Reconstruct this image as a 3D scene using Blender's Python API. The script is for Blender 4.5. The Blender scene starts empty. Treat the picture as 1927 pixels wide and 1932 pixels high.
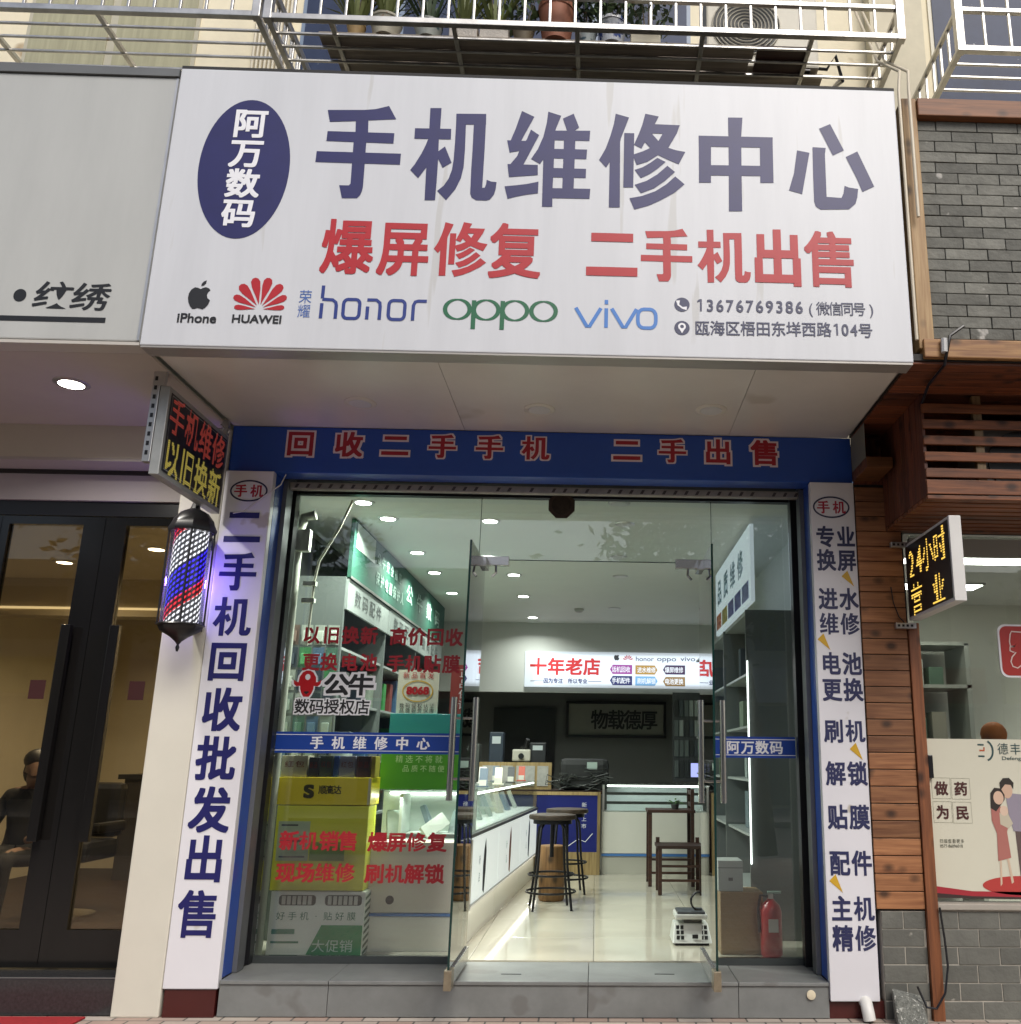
import bpy, bmesh, math, random
from mathutils import Vector, Matrix
random.seed(7)
SC = bpy.context.scene
COL = SC.collection
R = math.radians

# ------------------------------------------------------------------ camera
CAM_D, CAM_H = 5.944, 1.45                       # metres from the shopfront plane, eye height
FOC, PX, PY = 1764.3, 1183.8, 976.3              # solved on a 1927 x 1932 copy of the photograph
PITCH, YAW, ROLL = R(14.535), R(1.725), R(0.606)
_f = Vector((math.sin(YAW)*math.cos(PITCH), math.cos(YAW)*math.cos(PITCH), math.sin(PITCH)))
_r0 = Vector((math.cos(YAW), -math.sin(YAW), 0)); _u0 = _r0.cross(_f)
_r = _r0*math.cos(ROLL) + _u0*math.sin(ROLL); _u = -_r0*math.sin(ROLL) + _u0*math.cos(ROLL)
CAMP = Vector((0, -CAM_D, CAM_H))
cd = bpy.data.cameras.new('camera'); cam = bpy.data.objects.new('camera', cd); COL.objects.link(cam)
cam.matrix_world = Matrix(((_r.x, _u.x, -_f.x, 0), (_r.y, _u.y, -_f.y, -CAM_D), (_r.z, _u.z, -_f.z, CAM_H), (0, 0, 0, 1)))
cd.sensor_width = 36; cd.lens = FOC*36/1932
cd.shift_x = -(PX-963.5)/1932; cd.shift_y = (PY-966)/1932
cd.clip_start = 0.05; cd.clip_end = 600
SC.camera = cam

# ------------------------------------------------------------------ light
SUN_EL, SUN_AZ = R(46), R(22)                    # high, behind the camera and to the right
wd = bpy.data.worlds.new('World'); SC.world = wd; wd.use_nodes = True
wn = wd.node_tree; bg = wn.nodes['Background']
sky = wn.nodes.new('ShaderNodeTexSky'); sky.sky_type = 'NISHITA'; sky.sun_disc = False
sky.sun_elevation = SUN_EL; sky.sun_rotation = R(180)-SUN_AZ
sky.air_density = 1.0; sky.dust_density = 3.0; sky.ozone_density = 1.0
wn.links.new(sky.outputs[0], bg.inputs[0]); bg.inputs[1].default_value = 0.12
sl = bpy.data.lights.new('sun', 'SUN'); sl.energy = 2.1; sl.angle = R(35); sl.color = (1, .97, .92)
so = bpy.data.objects.new('sun', sl); COL.objects.link(so)
sdir = Vector((math.sin(SUN_AZ)*math.cos(SUN_EL), -math.cos(SUN_AZ)*math.cos(SUN_EL), math.sin(SUN_EL)))
so.rotation_euler = sdir.to_track_quat('Z', 'Y').to_euler(); so.location = (4, -10, 12)
SC.view_settings.view_transform = 'Standard'; SC.view_settings.look = 'None'
SC.view_settings.exposure = 0.18; SC.view_settings.gamma = 1
SC.cycles.use_denoising = True
SC.cycles.max_bounces = 8; SC.cycles.transparent_max_bounces = 24; SC.cycles.diffuse_bounces = 4
SC.cycles.glossy_bounces = 4; SC.cycles.sample_clamp_indirect = 4; SC.cycles.caustics_reflective = False; SC.cycles.caustics_refractive = False

# ------------------------------------------------------------------ measuring: photograph point on a known real plane
def _ray(x, y): return _r*((x-PX)/FOC) - _u*((y-PY)/FOC) + _f
def fy(x, y, Y): v = _ray(x, y); return CAMP + v*((Y+CAM_D)/v.y)
def fz(x, y, Z): v = _ray(x, y); return CAMP + v*((Z-CAM_H)/v.z)
def fx(x, y, X): v = _ray(x, y); return CAMP + v*(X/v.x)

# ------------------------------------------------------------------ materials
def srgb(h):
    c = [int(h[i:i+2], 16)/255 for i in (0, 2, 4)]
    return tuple((v/12.92 if v <= .04045 else ((v+.055)/1.055)**2.4) for v in c)
MATS = {}
def mat(name, col, rough=.5, metal=0, var=0, vscale=3, bump=0, bscale=40, rnd=0, stretch=(1, 1, 1), spec=.5, spots=None, coat=0):
    if name in MATS: return MATS[name]
    if isinstance(col, str): col = srgb(col)
    m = bpy.data.materials.new(name); m.use_nodes = True; n = m.node_tree; b = n.nodes['Principled BSDF']
    b.inputs['Base Color'].default_value = (*col, 1); b.inputs['Roughness'].default_value = rough; b.inputs['Metallic'].default_value = metal
    b.inputs['Specular IOR Level'].default_value = spec; b.inputs['Coat Weight'].default_value = coat
    tc = n.nodes.new('ShaderNodeTexCoord'); mp = n.nodes.new('ShaderNodeMapping'); mp.inputs['Scale'].default_value = stretch
    oi = n.nodes.new('ShaderNodeObjectInfo')
    n.links.new(tc.outputs['Object'], mp.inputs[0])
    # shift the pattern per object so that no two pieces repeat
    cr = n.nodes.new('ShaderNodeCombineXYZ'); mu = n.nodes.new('ShaderNodeMath'); mu.operation = 'MULTIPLY'; mu.inputs[1].default_value = 37
    n.links.new(oi.outputs['Random'], mu.inputs[0])
    for i in range(3): n.links.new(mu.outputs[0], cr.inputs[i])
    n.links.new(cr.outputs[0], mp.inputs['Location'])
    last = None
    if var or rnd:
        no = n.nodes.new('ShaderNodeTexNoise'); no.inputs['Scale'].default_value = vscale; no.inputs['Detail'].default_value = 6; no.inputs['Roughness'].default_value = .65
        n.links.new(mp.outputs[0], no.inputs[0])
        mr = n.nodes.new('ShaderNodeMapRange'); mr.inputs[1].default_value = .3; mr.inputs[2].default_value = .7; mr.inputs[3].default_value = 1-var; mr.inputs[4].default_value = 1+var*.6
        n.links.new(no.outputs[0], mr.inputs[0])
        rr = n.nodes.new('ShaderNodeMapRange'); rr.inputs[3].default_value = 1-rnd; rr.inputs[4].default_value = 1+rnd
        n.links.new(oi.outputs['Random'], rr.inputs[0])
        m2 = n.nodes.new('ShaderNodeMath'); m2.operation = 'MULTIPLY'; n.links.new(mr.outputs[0], m2.inputs[0]); n.links.new(rr.outputs[0], m2.inputs[1])
        mx = n.nodes.new('ShaderNodeVectorMath'); mx.operation = 'SCALE'; mx.inputs[0].default_value = col; n.links.new(m2.outputs[0], mx.inputs['Scale'])
        last = mx.outputs[0]
    if spots:                                     # (colour, scale, threshold): splashes, stains
        sc_, th, scol = spots[1], spots[2], spots[0]
        nv = n.nodes.new('ShaderNodeTexNoise'); nv.inputs['Scale'].default_value = sc_; nv.inputs['Detail'].default_value = 3
        n.links.new(mp.outputs[0], nv.inputs[0])
        st = n.nodes.new('ShaderNodeMapRange'); st.inputs[1].default_value = th; st.inputs[2].default_value = th+.05; n.links.new(nv.outputs[0], st.inputs[0])
        mi = n.nodes.new('ShaderNodeMix'); mi.data_type = 'RGBA'; mi.inputs[7].default_value = (*scol, 1)
        if last is not None: n.links.new(last, mi.inputs[6])
        else: mi.inputs[6].default_value = (*col, 1)
        n.links.new(st.outputs[0], mi.inputs[0]); last = mi.outputs[2]
    if last is not None: n.links.new(last, b.inputs['Base Color'])
    if bump:
        nb = n.nodes.new('ShaderNodeTexNoise'); nb.inputs['Scale'].default_value = bscale; nb.inputs['Detail'].default_value = 4
        n.links.new(mp.outputs[0], nb.inputs[0]); bp = n.nodes.new('ShaderNodeBump'); bp.inputs['Strength'].default_value = bump; bp.inputs['Distance'].default_value = .01
        n.links.new(nb.outputs[0], bp.inputs['Height']); n.links.new(bp.outputs[0], b.inputs['Normal'])
    MATS[name] = m
    return m
def wood(name, light, dark, axis=0, knots=True, rough=.55):
    if name in MATS: return MATS[name]
    m = bpy.data.materials.new(name); m.use_nodes = True; n = m.node_tree; b = n.nodes['Principled BSDF']; b.inputs['Roughness'].default_value = rough
    tc = n.nodes.new('ShaderNodeTexCoord'); mp = n.nodes.new('ShaderNodeMapping'); oi = n.nodes.new('ShaderNodeObjectInfo')
    s = [14, 14, 14]; s[axis] = .9; mp.inputs['Scale'].default_value = s
    mu = n.nodes.new('ShaderNodeMath'); mu.operation = 'MULTIPLY'; mu.inputs[1].default_value = 91; n.links.new(oi.outputs['Random'], mu.inputs[0])
    cr = n.nodes.new('ShaderNodeCombineXYZ')
    for i in range(3): n.links.new(mu.outputs[0], cr.inputs[i])
    n.links.new(tc.outputs['Object'], mp.inputs[0]); n.links.new(cr.outputs[0], mp.inputs['Location'])
    no = n.nodes.new('ShaderNodeTexNoise'); no.inputs['Scale'].default_value = 3.4; no.inputs['Detail'].default_value = 7; no.inputs['Distortion'].default_value = .5
    n.links.new(mp.outputs[0], no.inputs[0])
    ra = n.nodes.new('ShaderNodeValToRGB'); ra.color_ramp.elements[0].color = (*srgb(dark), 1); ra.color_ramp.elements[1].color = (*srgb(light), 1)
    ra.color_ramp.elements[0].position = .27; ra.color_ramp.elements[1].position = .74; n.links.new(no.outputs[0], ra.inputs[0])
    last = ra.outputs[0]
    if knots:
        mp2 = n.nodes.new('ShaderNodeMapping'); s2 = [8, 8, 8]; s2[axis] = 5.5; mp2.inputs['Scale'].default_value = s2
        n.links.new(tc.outputs['Object'], mp2.inputs[0]); n.links.new(cr.outputs[0], mp2.inputs['Location'])
        vo = n.nodes.new('ShaderNodeTexVoronoi'); vo.inputs['Scale'].default_value = 1.1; n.links.new(mp2.outputs[0], vo.inputs[0])
        st = n.nodes.new('ShaderNodeMapRange'); st.inputs[1].default_value = .1; st.inputs[2].default_value = .3; st.inputs[3].default_value = .25; st.inputs[4].default_value = 1
        n.links.new(vo.outputs['Distance'], st.inputs[0])
        mx = n.nodes.new('ShaderNodeVectorMath'); mx.operation = 'SCALE'; n.links.new(last, mx.inputs[0]); n.links.new(st.outputs[0], mx.inputs['Scale']); last = mx.outputs[0]
    rr = n.nodes.new('ShaderNodeMapRange'); rr.inputs[3].default_value = .6; rr.inputs[4].default_value = 1.2; n.links.new(oi.outputs['Random'], rr.inputs[0])
    mz = n.nodes.new('ShaderNodeVectorMath'); mz.operation = 'SCALE'; n.links.new(last, mz.inputs[0]); n.links.new(rr.outputs[0], mz.inputs['Scale'])
    n.links.new(mz.outputs[0], b.inputs['Base Color'])
    bp = n.nodes.new('ShaderNodeBump'); bp.inputs['Strength'].default_value = .25; bp.inputs['Distance'].default_value = .004
    n.links.new(no.outputs[0], bp.inputs['Height']); n.links.new(bp.outputs[0], b.inputs['Normal'])
    MATS[name] = m
    return m
def glass(name, tint=(.93, .97, .94), refl=1.0, rough=.0, ior=1.5):
    if name in MATS: return MATS[name]
    m = bpy.data.materials.new(name); m.use_nodes = True; n = m.node_tree; n.nodes.clear()
    o = n.nodes.new('ShaderNodeOutputMaterial'); t = n.nodes.new('ShaderNodeBsdfTransparent'); t.inputs[0].default_value = (*tint, 1)
    g = n.nodes.new('ShaderNodeBsdfGlossy'); g.inputs['Roughness'].default_value = rough
    fr = n.nodes.new('ShaderNodeFresnel'); fr.inputs[0].default_value = ior
    mu = n.nodes.new('ShaderNodeMath'); mu.operation = 'MULTIPLY'; mu.inputs[1].default_value = refl; n.links.new(fr.outputs[0], mu.inputs[0])
    mx = n.nodes.new('ShaderNodeMixShader'); n.links.new(mu.outputs[0], mx.inputs[0]); n.links.new(t.outputs[0], mx.inputs[1]); n.links.new(g.outputs[0], mx.inputs[2])
    n.links.new(mx.outputs[0], o.inputs[0]); MATS[name] = m
    return m
def emit(name, col, s):
    if name in MATS: return MATS[name]
    if isinstance(col, str): col = srgb(col)
    m = bpy.data.materials.new(name); m.use_nodes = True; b = m.node_tree.nodes['Principled BSDF']
    b.inputs['Base Color'].default_value = (*[c*.5 for c in col], 1); b.inputs['Emission Color'].default_value = (*col, 1); b.inputs['Emission Strength'].default_value = s
    MATS[name] = m
    return m

# ------------------------------------------------------------------ mesh helpers
class MB:
    def __init__(s): s.v = []; s.f = []; s.bev = 0; s.smooth = False
    def add(s, vs, fs): o = len(s.v); s.v += [tuple(v) for v in vs]; s.f += [tuple(i+o for i in f) for f in fs]; return s
    def box(s, x0, x1, y0, y1, z0, z1):
        x0, x1 = min(x0, x1), max(x0, x1); y0, y1 = min(y0, y1), max(y0, y1); z0, z1 = min(z0, z1), max(z0, z1)
        return s.add([(x0,y0,z0),(x1,y0,z0),(x1,y1,z0),(x0,y1,z0),(x0,y0,z1),(x1,y0,z1),(x1,y1,z1),(x0,y1,z1)],
                     [(0,3,2,1),(4,5,6,7),(0,1,5,4),(1,2,6,5),(2,3,7,6),(3,0,4,7)])
    def hexa(s, b, t):   # 4 bottom, 4 top points
        return s.add(list(b)+list(t), [(0,3,2,1),(4,5,6,7),(0,1,5,4),(1,2,6,5),(2,3,7,6),(3,0,4,7)])
    def tube(s, pts, r, n=8, caps=True, r2=None):
        pts = [Vector(p) for p in pts]; k = len(pts); rings = []; pn = None
        for i, p in enumerate(pts):
            d = (pts[min(i+1, k-1)]-pts[max(i-1, 0)]).normalized()
            if pn is None: pn = d.orthogonal().normalized()
            pn = (pn - d*pn.dot(d)).normalized(); q = d.cross(pn)
            rad = r if r2 is None else r+(r2-r)*i/max(k-1, 1)
            rings.append([p+(pn*math.cos(a)+q*math.sin(a))*rad for a in (2*math.pi*(j+.5)/n for j in range(n))])
        vs = [v for g in rings for v in g]; fs = []
        for i in range(k-1):
            for j in range(n): fs.append((i*n+j, i*n+(j+1)%n, (i+1)*n+(j+1)%n, (i+1)*n+j))
        if caps: fs += [tuple(range(n-1, -1, -1)), tuple((k-1)*n+j for j in range(n))]
        return s.add(vs, fs)
    def lathe(s, prof, c, n=20, axis='z', a0=0):
        c = Vector(c); vs = []; fs = []; k = len(prof)
        for rr, h in prof:
            for j in range(n):
                a = 2*math.pi*j/n+a0; x, y = rr*math.cos(a), rr*math.sin(a)
                vs.append(c+(Vector((x, y, h)) if axis == 'z' else Vector((x, h, y)) if axis == 'y' else Vector((h, x, y))))
        for i in range(k-1):
            for j in range(n): fs.append((i*n+j, i*n+(j+1)%n, (i+1)*n+(j+1)%n, (i+1)*n+j))
        fs += [tuple(range(n-1, -1, -1)), tuple((k-1)*n+j for j in range(n))]
        return s.add(vs, fs)
    def poly(s, pl, pts, off=0, thick=0):
        f = [pl.p(u, v, off) for u, v in pts]; n = len(pts)
        if not thick: return s.add(f, [tuple(range(n))])
        b = [pl.p(u, v, off-thick) for u, v in pts]
        return s.add(f+b, [tuple(range(n)), tuple(range(2*n-1, n-1, -1))]+[(i, n+i, n+(i+1)%n, (i+1)%n) for i in range(n)])
    def ribbon(s, pl, pts, w, off=0, closed=False, step=0):
        pts = [Vector(p) for p in pts]; k = len(pts); L = []; Rr = []
        for i in range(k):
            if closed: a, b = pts[i-1], pts[(i+1) % k]
            else: a, b = pts[max(i-1, 0)], pts[min(i+1, k-1)]
            d = (b-a).normalized(); nn = Vector((-d.y, d.x)); ww = w[i] if isinstance(w, (list, tuple)) else w
            L.append(pts[i]+nn*ww/2); Rr.append(pts[i]-nn*ww/2)
        vs = [pl.p(*p, off) for p in L]+[pl.p(*p, off) for p in Rr]; m = k if closed else k-1
        return s.add(vs, [(i, (i+1) % k, k+(i+1) % k, k+i) for i in range(m)])
    def mesh(s, name, org):
        me = bpy.data.meshes.new(name); me.from_pydata([(v[0]-org[0], v[1]-org[1], v[2]-org[2]) for v in s.v], [], s.f)
        bm = bmesh.new(); bm.from_mesh(me)
        if s.bev: bmesh.ops.bevel(bm, geom=bm.edges[:]+bm.verts[:], offset=s.bev, segments=2, affect='EDGES', clamp_overlap=True, profile=.6)
        if s.v and not getattr(s, 'keep', False): bmesh.ops.recalc_face_normals(bm, faces=bm.faces[:])
        if s.smooth:
            for f in bm.faces: f.smooth = True
        bm.to_mesh(me); bm.free()
        if s.smooth: me.set_sharp_from_angle(angle=R(40))
        return me
def sm(mb): mb.smooth = True; return mb
def bv(mb, b): mb.bev = b; return mb
class Plane:      # a flat sheet in the world: origin, right, up; p() gives points, off lifts towards the viewer
    def __init__(s, o, r=(1, 0, 0), u=(0, 0, 1)): s.o = Vector(o); s.r = Vector(r).normalized(); s.u = Vector(u).normalized(); s.n = s.r.cross(s.u)
    def p(s, a, b, off=0): return s.o+s.r*a+s.u*b+s.n*off
def face(Y): return Plane((0, Y, 0))          # facade-parallel sheet: (X, Z)

def tagp(o, label=None, cat=None, group=None, kind=None):
    for k, v in (('label', label), ('category', cat), ('group', group), ('kind', kind)):
        if v: o[k] = v
    return o
def thing(name, label, cat, loc=(0, 0, 0), group=None):
    o = bpy.data.objects.new(name, None); COL.objects.link(o); o.location = loc; o.empty_display_size = .1
    return tagp(o, label, cat, group)
def root(o):
    while o.parent: o = o.parent
    return o
def part(name, mb, m, parent, label=None, kind=None):
    me = mb.mesh(name, root(parent).location); me.materials.append(m)
    o = bpy.data.objects.new(name, me); COL.objects.link(o); o.parent = parent
    return tagp(o, label, None, None, kind)
def solo(name, mb, m, label=None, cat=None, group=None, kind=None):
    xs, ys, zs = zip(*mb.v); org = ((min(xs)+max(xs))/2, (min(ys)+max(ys))/2, min(zs))
    me = mb.mesh(name, org); me.materials.append(m); o = bpy.data.objects.new(name, me); COL.objects.link(o); o.location = org
    return tagp(o, label, cat, group, kind)
def struct(name, mb, m): return solo(name, mb, m, kind='structure')
def box(*a): return MB().box(*a)
def copy_tree(o, parent=None, loc=None, label=None):
    c = o.copy(); COL.objects.link(c); c.parent = parent
    if loc is not None: c.location = loc
    if label: c['label'] = label
    for ch in list(o.children): copy_tree(ch, c)
    return c

# ------------------------------------------------------------------ lettering
_tc = bpy.data.curves.new('glyph', 'FONT'); _tc.size = 1; _to = bpy.data.objects.new('glyph', _tc); COL.objects.link(_to)
GL = {}
def glyph(ch, off=0):
    k = (ch, off)
    if k not in GL:
        _tc.body = ch; _tc.offset = off; bpy.context.view_layer.update()
        me = bpy.data.meshes.new_from_object(_to.evaluated_get(bpy.context.evaluated_depsgraph_get()))
        GL[k] = ([(v.co.x, v.co.y) for v in me.vertices], [tuple(p.vertices) for p in me.polygons]); bpy.data.meshes.remove(me)
    return GL[k]
SHIFT = [(a/2, b/2) for a in range(-2, 3) for b in range(-2, 3) if max(abs(a), abs(b)) == 2 or (a, b) in ((1, 1), (-1, -1), (1, -1), (-1, 1))]
CG = {}                                          # heavy square-cut characters drawn stroke by stroke
def put(mb, pl, ch, c, w, h, off=.002, bold=0, o=0, mirror=False):
    """one character of em size w x h centred on c; bold is the stroke growth in em"""
    if ch in CG and bold >= .02 and not mirror:
        b = max(0, bold-.05); k = 0
        for dx, dy in ([(0, 0)]+([(x*b, y*b) for x, y in SHIFT] if b else [])):
            for pg in CG[ch]:
                mb.add([pl.p(c[0]+(x+dx)*w, c[1]+(y+dy)*h, off+k*.000008) for x, y in pg], [tuple(range(len(pg)))]); k += 1
        return
    vs, fs = glyph(ch, o)
    if not vs: return
    cjk = ord(ch) > 0x2000
    x0, x1 = min(v[0] for v in vs), max(v[0] for v in vs)
    cx, cy = (.5, .38) if cjk else ((x0+x1)/2, .36)
    sh = [(0, 0)] + ([(a*bold, b*bold) for a, b in SHIFT] if bold else [])
    for i, (dx, dy) in enumerate(sh):
        mb.add([pl.p(c[0]+(-1 if mirror else 1)*(x-cx+dx)*w, c[1]+(y-cy+dy)*h, off+i*.00006) for x, y in vs], fs)
def row(mb, pl, s, a, b, w, h, **k):
    n = len(s)
    for i, ch in enumerate(s):
        if ch == ' ': continue
        t = i/(n-1) if n > 1 else 0
        put(mb, pl, ch, (a[0]+(b[0]-a[0])*t, a[1]+(b[1]-a[1])*t), w, h, **k)
def latin(mb, pl, s, cx, cy, width, h, off=.002, bold=0, o=.004, slant=0):
    vs, fs = glyph(s, o); x0, x1 = min(v[0] for v in vs), max(v[0] for v in vs); k = width/(x1-x0)
    sh = [(0, 0)] + ([(a*bold, b*bold) for a, b in SHIFT] if bold else [])
    for i, (dx, dy) in enumerate(sh):
        mb.add([pl.p(cx+(x-(x0+x1)/2+dx*h/k+slant*y)*k, cy+(y-.36+dy)*h, off+i*.00006) for x, y in vs], fs)
def MBk():
    m = MB(); m.keep = True; return m
def ell(cx, cy, rx, ry, n=40, a0=0, a1=2*math.pi):
    return [(cx+rx*math.cos(a0+(a1-a0)*i/n), cy+ry*math.sin(a0+(a1-a0)*i/n)) for i in range(n)]
def rrect(x0, x1, y0, y1, r, n=6):
    o = []
    for cx, cy, s in ((x1-r, y1-r, 0), (x0+r, y1-r, 1), (x0+r, y0+r, 2), (x1-r, y0+r, 3)):
        o += [(cx+r*math.cos(math.pi/2*(s+i/n)), cy+r*math.sin(math.pi/2*(s+i/n))) for i in range(n+1)]
    return o
class PxPlane:    # measured points of the photograph on one facade-parallel sheet
    def __init__(s, Y): s.Y = Y; s.pl = face(Y)
    def uv(s, x, y): p = fy(x, y, s.Y); return (p.x, p.z)
    def sw(s, x, y, w): return s.uv(x+w/2, y)[0]-s.uv(x-w/2, y)[0]
    def sh(s, x, y, h): return s.uv(x, y-h/2)[1]-s.uv(x, y+h/2)[1]

# ------------------------------------------------------------------ palette
white_vinyl = mat('white_vinyl', (.6, .61, .63), .36, var=.06, vscale=1.1, bump=.16, bscale=1.6, stretch=(5, 5, .45), spots=((.53, .53, .52), 2.2, .66))
cream_panel = mat('cream_panel', (.46, .465, .44), .36, var=.09, vscale=.9, bump=.14, bscale=1.5, stretch=(3, 3, .6))
grey_trim = mat('grey_trim', (.36, .34, .31), .35, .3)
dark_gap = mat('dark_gap', (.02, .018, .016), .7)
soffit_m = mat('soffit_panel', (.66, .62, .55), .26, var=.07, vscale=1.2, spots=((.54, .49, .41), 1.7, .66))
navy = mat('navy_print', '1f1f58', .45, var=.12, vscale=8)
navy2 = mat('navy_strip_print', '1b1b5c', .45)
red_print = mat('red_print', 'ad1620', .45, var=.08, vscale=6)
black_print = mat('black_print', (.012, .012, .013), .45)
white_print = mat('white_print', (.8, .8, .82), .45)
blue_paint = mat('blue_panel', '2850a8', .3, var=.06, vscale=2)
lightbox = mat('strip_panel', (.72, .71, .74), .35, var=.04, vscale=1.5, spots=((.5, .46, .4), 5, .7))
alu = mat('aluminium', (.55, .54, .52), .35, .85, var=.1, vscale=6)
steel = mat('brushed_steel', (.62, .6, .57), .25, 1, var=.1, vscale=5, stretch=(1, 1, 12))
inox = mat('cage_steel', (.55, .535, .5), .34, .85, var=.25, vscale=7, spots=((.3, .2, .12), 6, .7))
black_m = mat('black_frame', (.012, .012, .014), .3)
grey_track = mat('grey_track', (.17, .175, .18), .45, .5, var=.1)
tile_grey = mat('step_tile', (.2, .207, .2), .36, var=.2, vscale=3.5, bump=.06, spots=((.165, .165, .157), 3.5, .62))
maroon = mat('maroon_tile', '4a1c1a', .25, var=.12)
cream_wall = mat('cream_paint', (.62, .595, .505), .55, var=.05, vscale=2, bump=.08, bscale=8)
glass_m = glass('clear_glass', (.955, .975, .962), 1.7)
glass_dark = glass('tinted_glass', (.86, .82, .74), 1.0)
glass_edge = mat('glass_edge', (.01, .035, .03), .1)
brick_m = mat('grey_brick', (.165, .162, .138), .8, var=.3, vscale=7, bump=.6, bscale=35, rnd=.28, spots=((.42, .4, .36), 8, .69))
brick_l = mat('slate_brick', (.128, .128, .11), .75, var=.22, vscale=5, bump=.35, bscale=40, rnd=.16, spots=((.4, .38, .33), 9, .71))
mortar = mat('mortar', (.42, .39, .33), .9, var=.2, vscale=20)
mortar_d = mat('dark_mortar', (.07, .07, .06), .9)
plank_m = wood('plank_wood', 'ab774e', '77492c', 0)
beam_m = wood('beam_wood', 'c09158', '7d4d28', 0)
post_m = wood('post_wood', 'dcb881', 'a97c48', 2)
vboard_m = wood('board_wood', '7a452c', '43241a', 2)
canopy_m = wood('canopy_wood', '8f4f2c', '4b2415', 0)
slat_m = wood('slat_wood', '9a5e38', '55301d', 0)

# ================================================================== THE SETTING
pave_m = bpy.data.materials.new('paving'); pave_m.use_nodes = True
_n = pave_m.node_tree; _b = _n.nodes['Principled BSDF']; _bt = _n.nodes.new('ShaderNodeTexBrick'); _tcx = _n.nodes.new('ShaderNodeTexCoord')
_bt.inputs['Color1'].default_value = (.45, .4, .34, 1); _bt.inputs['Color2'].default_value = (.36, .26, .21, 1); _bt.inputs['Mortar'].default_value = (.1, .09, .08, 1)
_bt.inputs['Scale'].default_value = 1; _bt.inputs['Brick Width'].default_value = .2; _bt.inputs['Row Height'].default_value = .1; _bt.inputs['Mortar Size'].default_value = .006
_n.links.new(_tcx.outputs['Object'], _bt.inputs[0]); _n.links.new(_bt.outputs[0], _b.inputs['Base Color']); _b.inputs['Roughness'].default_value = .8
struct('pavement', box(-14, 14, -8.2, 8.5, -.3, 0), pave_m)
struct('road', box(-150, 150, -150, -8.2, -.3, -.12), mat('asphalt', (.055, .055, .057), .85, var=.15, vscale=3, bump=.2, bscale=60))
struct('kerb', bv(box(-14, 14, -8.34, -8.2, -.11, .005), .01), mat('kerb_stone', (.34, .33, .31), .8, var=.15, vscale=8))
struct('far_pavement', box(-60, 60, -30, -17, -.119, .01), mat('far_paving', (.3, .28, .25), .8, var=.1))

XL1, XL2, XR1, XR2 = -2.457, -2.145, 1.396, 1.688
YS, ZT, ZB, ZF, ZST = -1.292, 5.283, 3.555, 3.585, .196
ZG = 3.245                                     # top of the glazing
YG = .5                                        # glazing plane

# ------------------------------------------------------------------ big sign over the shop
sign = thing('shop_sign', 'wide white phone repair signboard with large navy and red Chinese characters', 'sign', (-.38, YS, ZB))
part('panel', bv(box(XL1, XR2, YS, YS+.06, ZB, ZT), .006), white_vinyl, sign)
part('side_panel', box(XR2-.019, XR2+.0035, YS+.062, .0, ZB+.052, ZT-.01), grey_trim, sign)
part('side_panel', box(XL1-.0058, XL1+.02, YS+.062, .0, ZB+.052, ZT-.01), grey_trim, sign)
part('top_panel', box(XL1, XR2, YS+.004, .0, ZT+.001, ZT+.022), mat('gap_shade_dark', (.02, .019, .018), .7), sign)  # near-black colour stands in for shade in the gap above the sign
part('bottom_trim', box(XL1+.004, XR2-.004, YS+.004, YS+.12, ZB-.012, ZB-.001), grey_trim, sign)
part('shadow_gap', box(XL1+.01, XR2-.02, YS+.122, YS+.17, ZB+.02, ZB+.03), mat('gap_brown', (.09, .08, .07), .6), sign)
S = PxPlane(YS); SP = S.pl
def on(pxs, *a): return [S.uv(x, y) for x, y in pxs]
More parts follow.
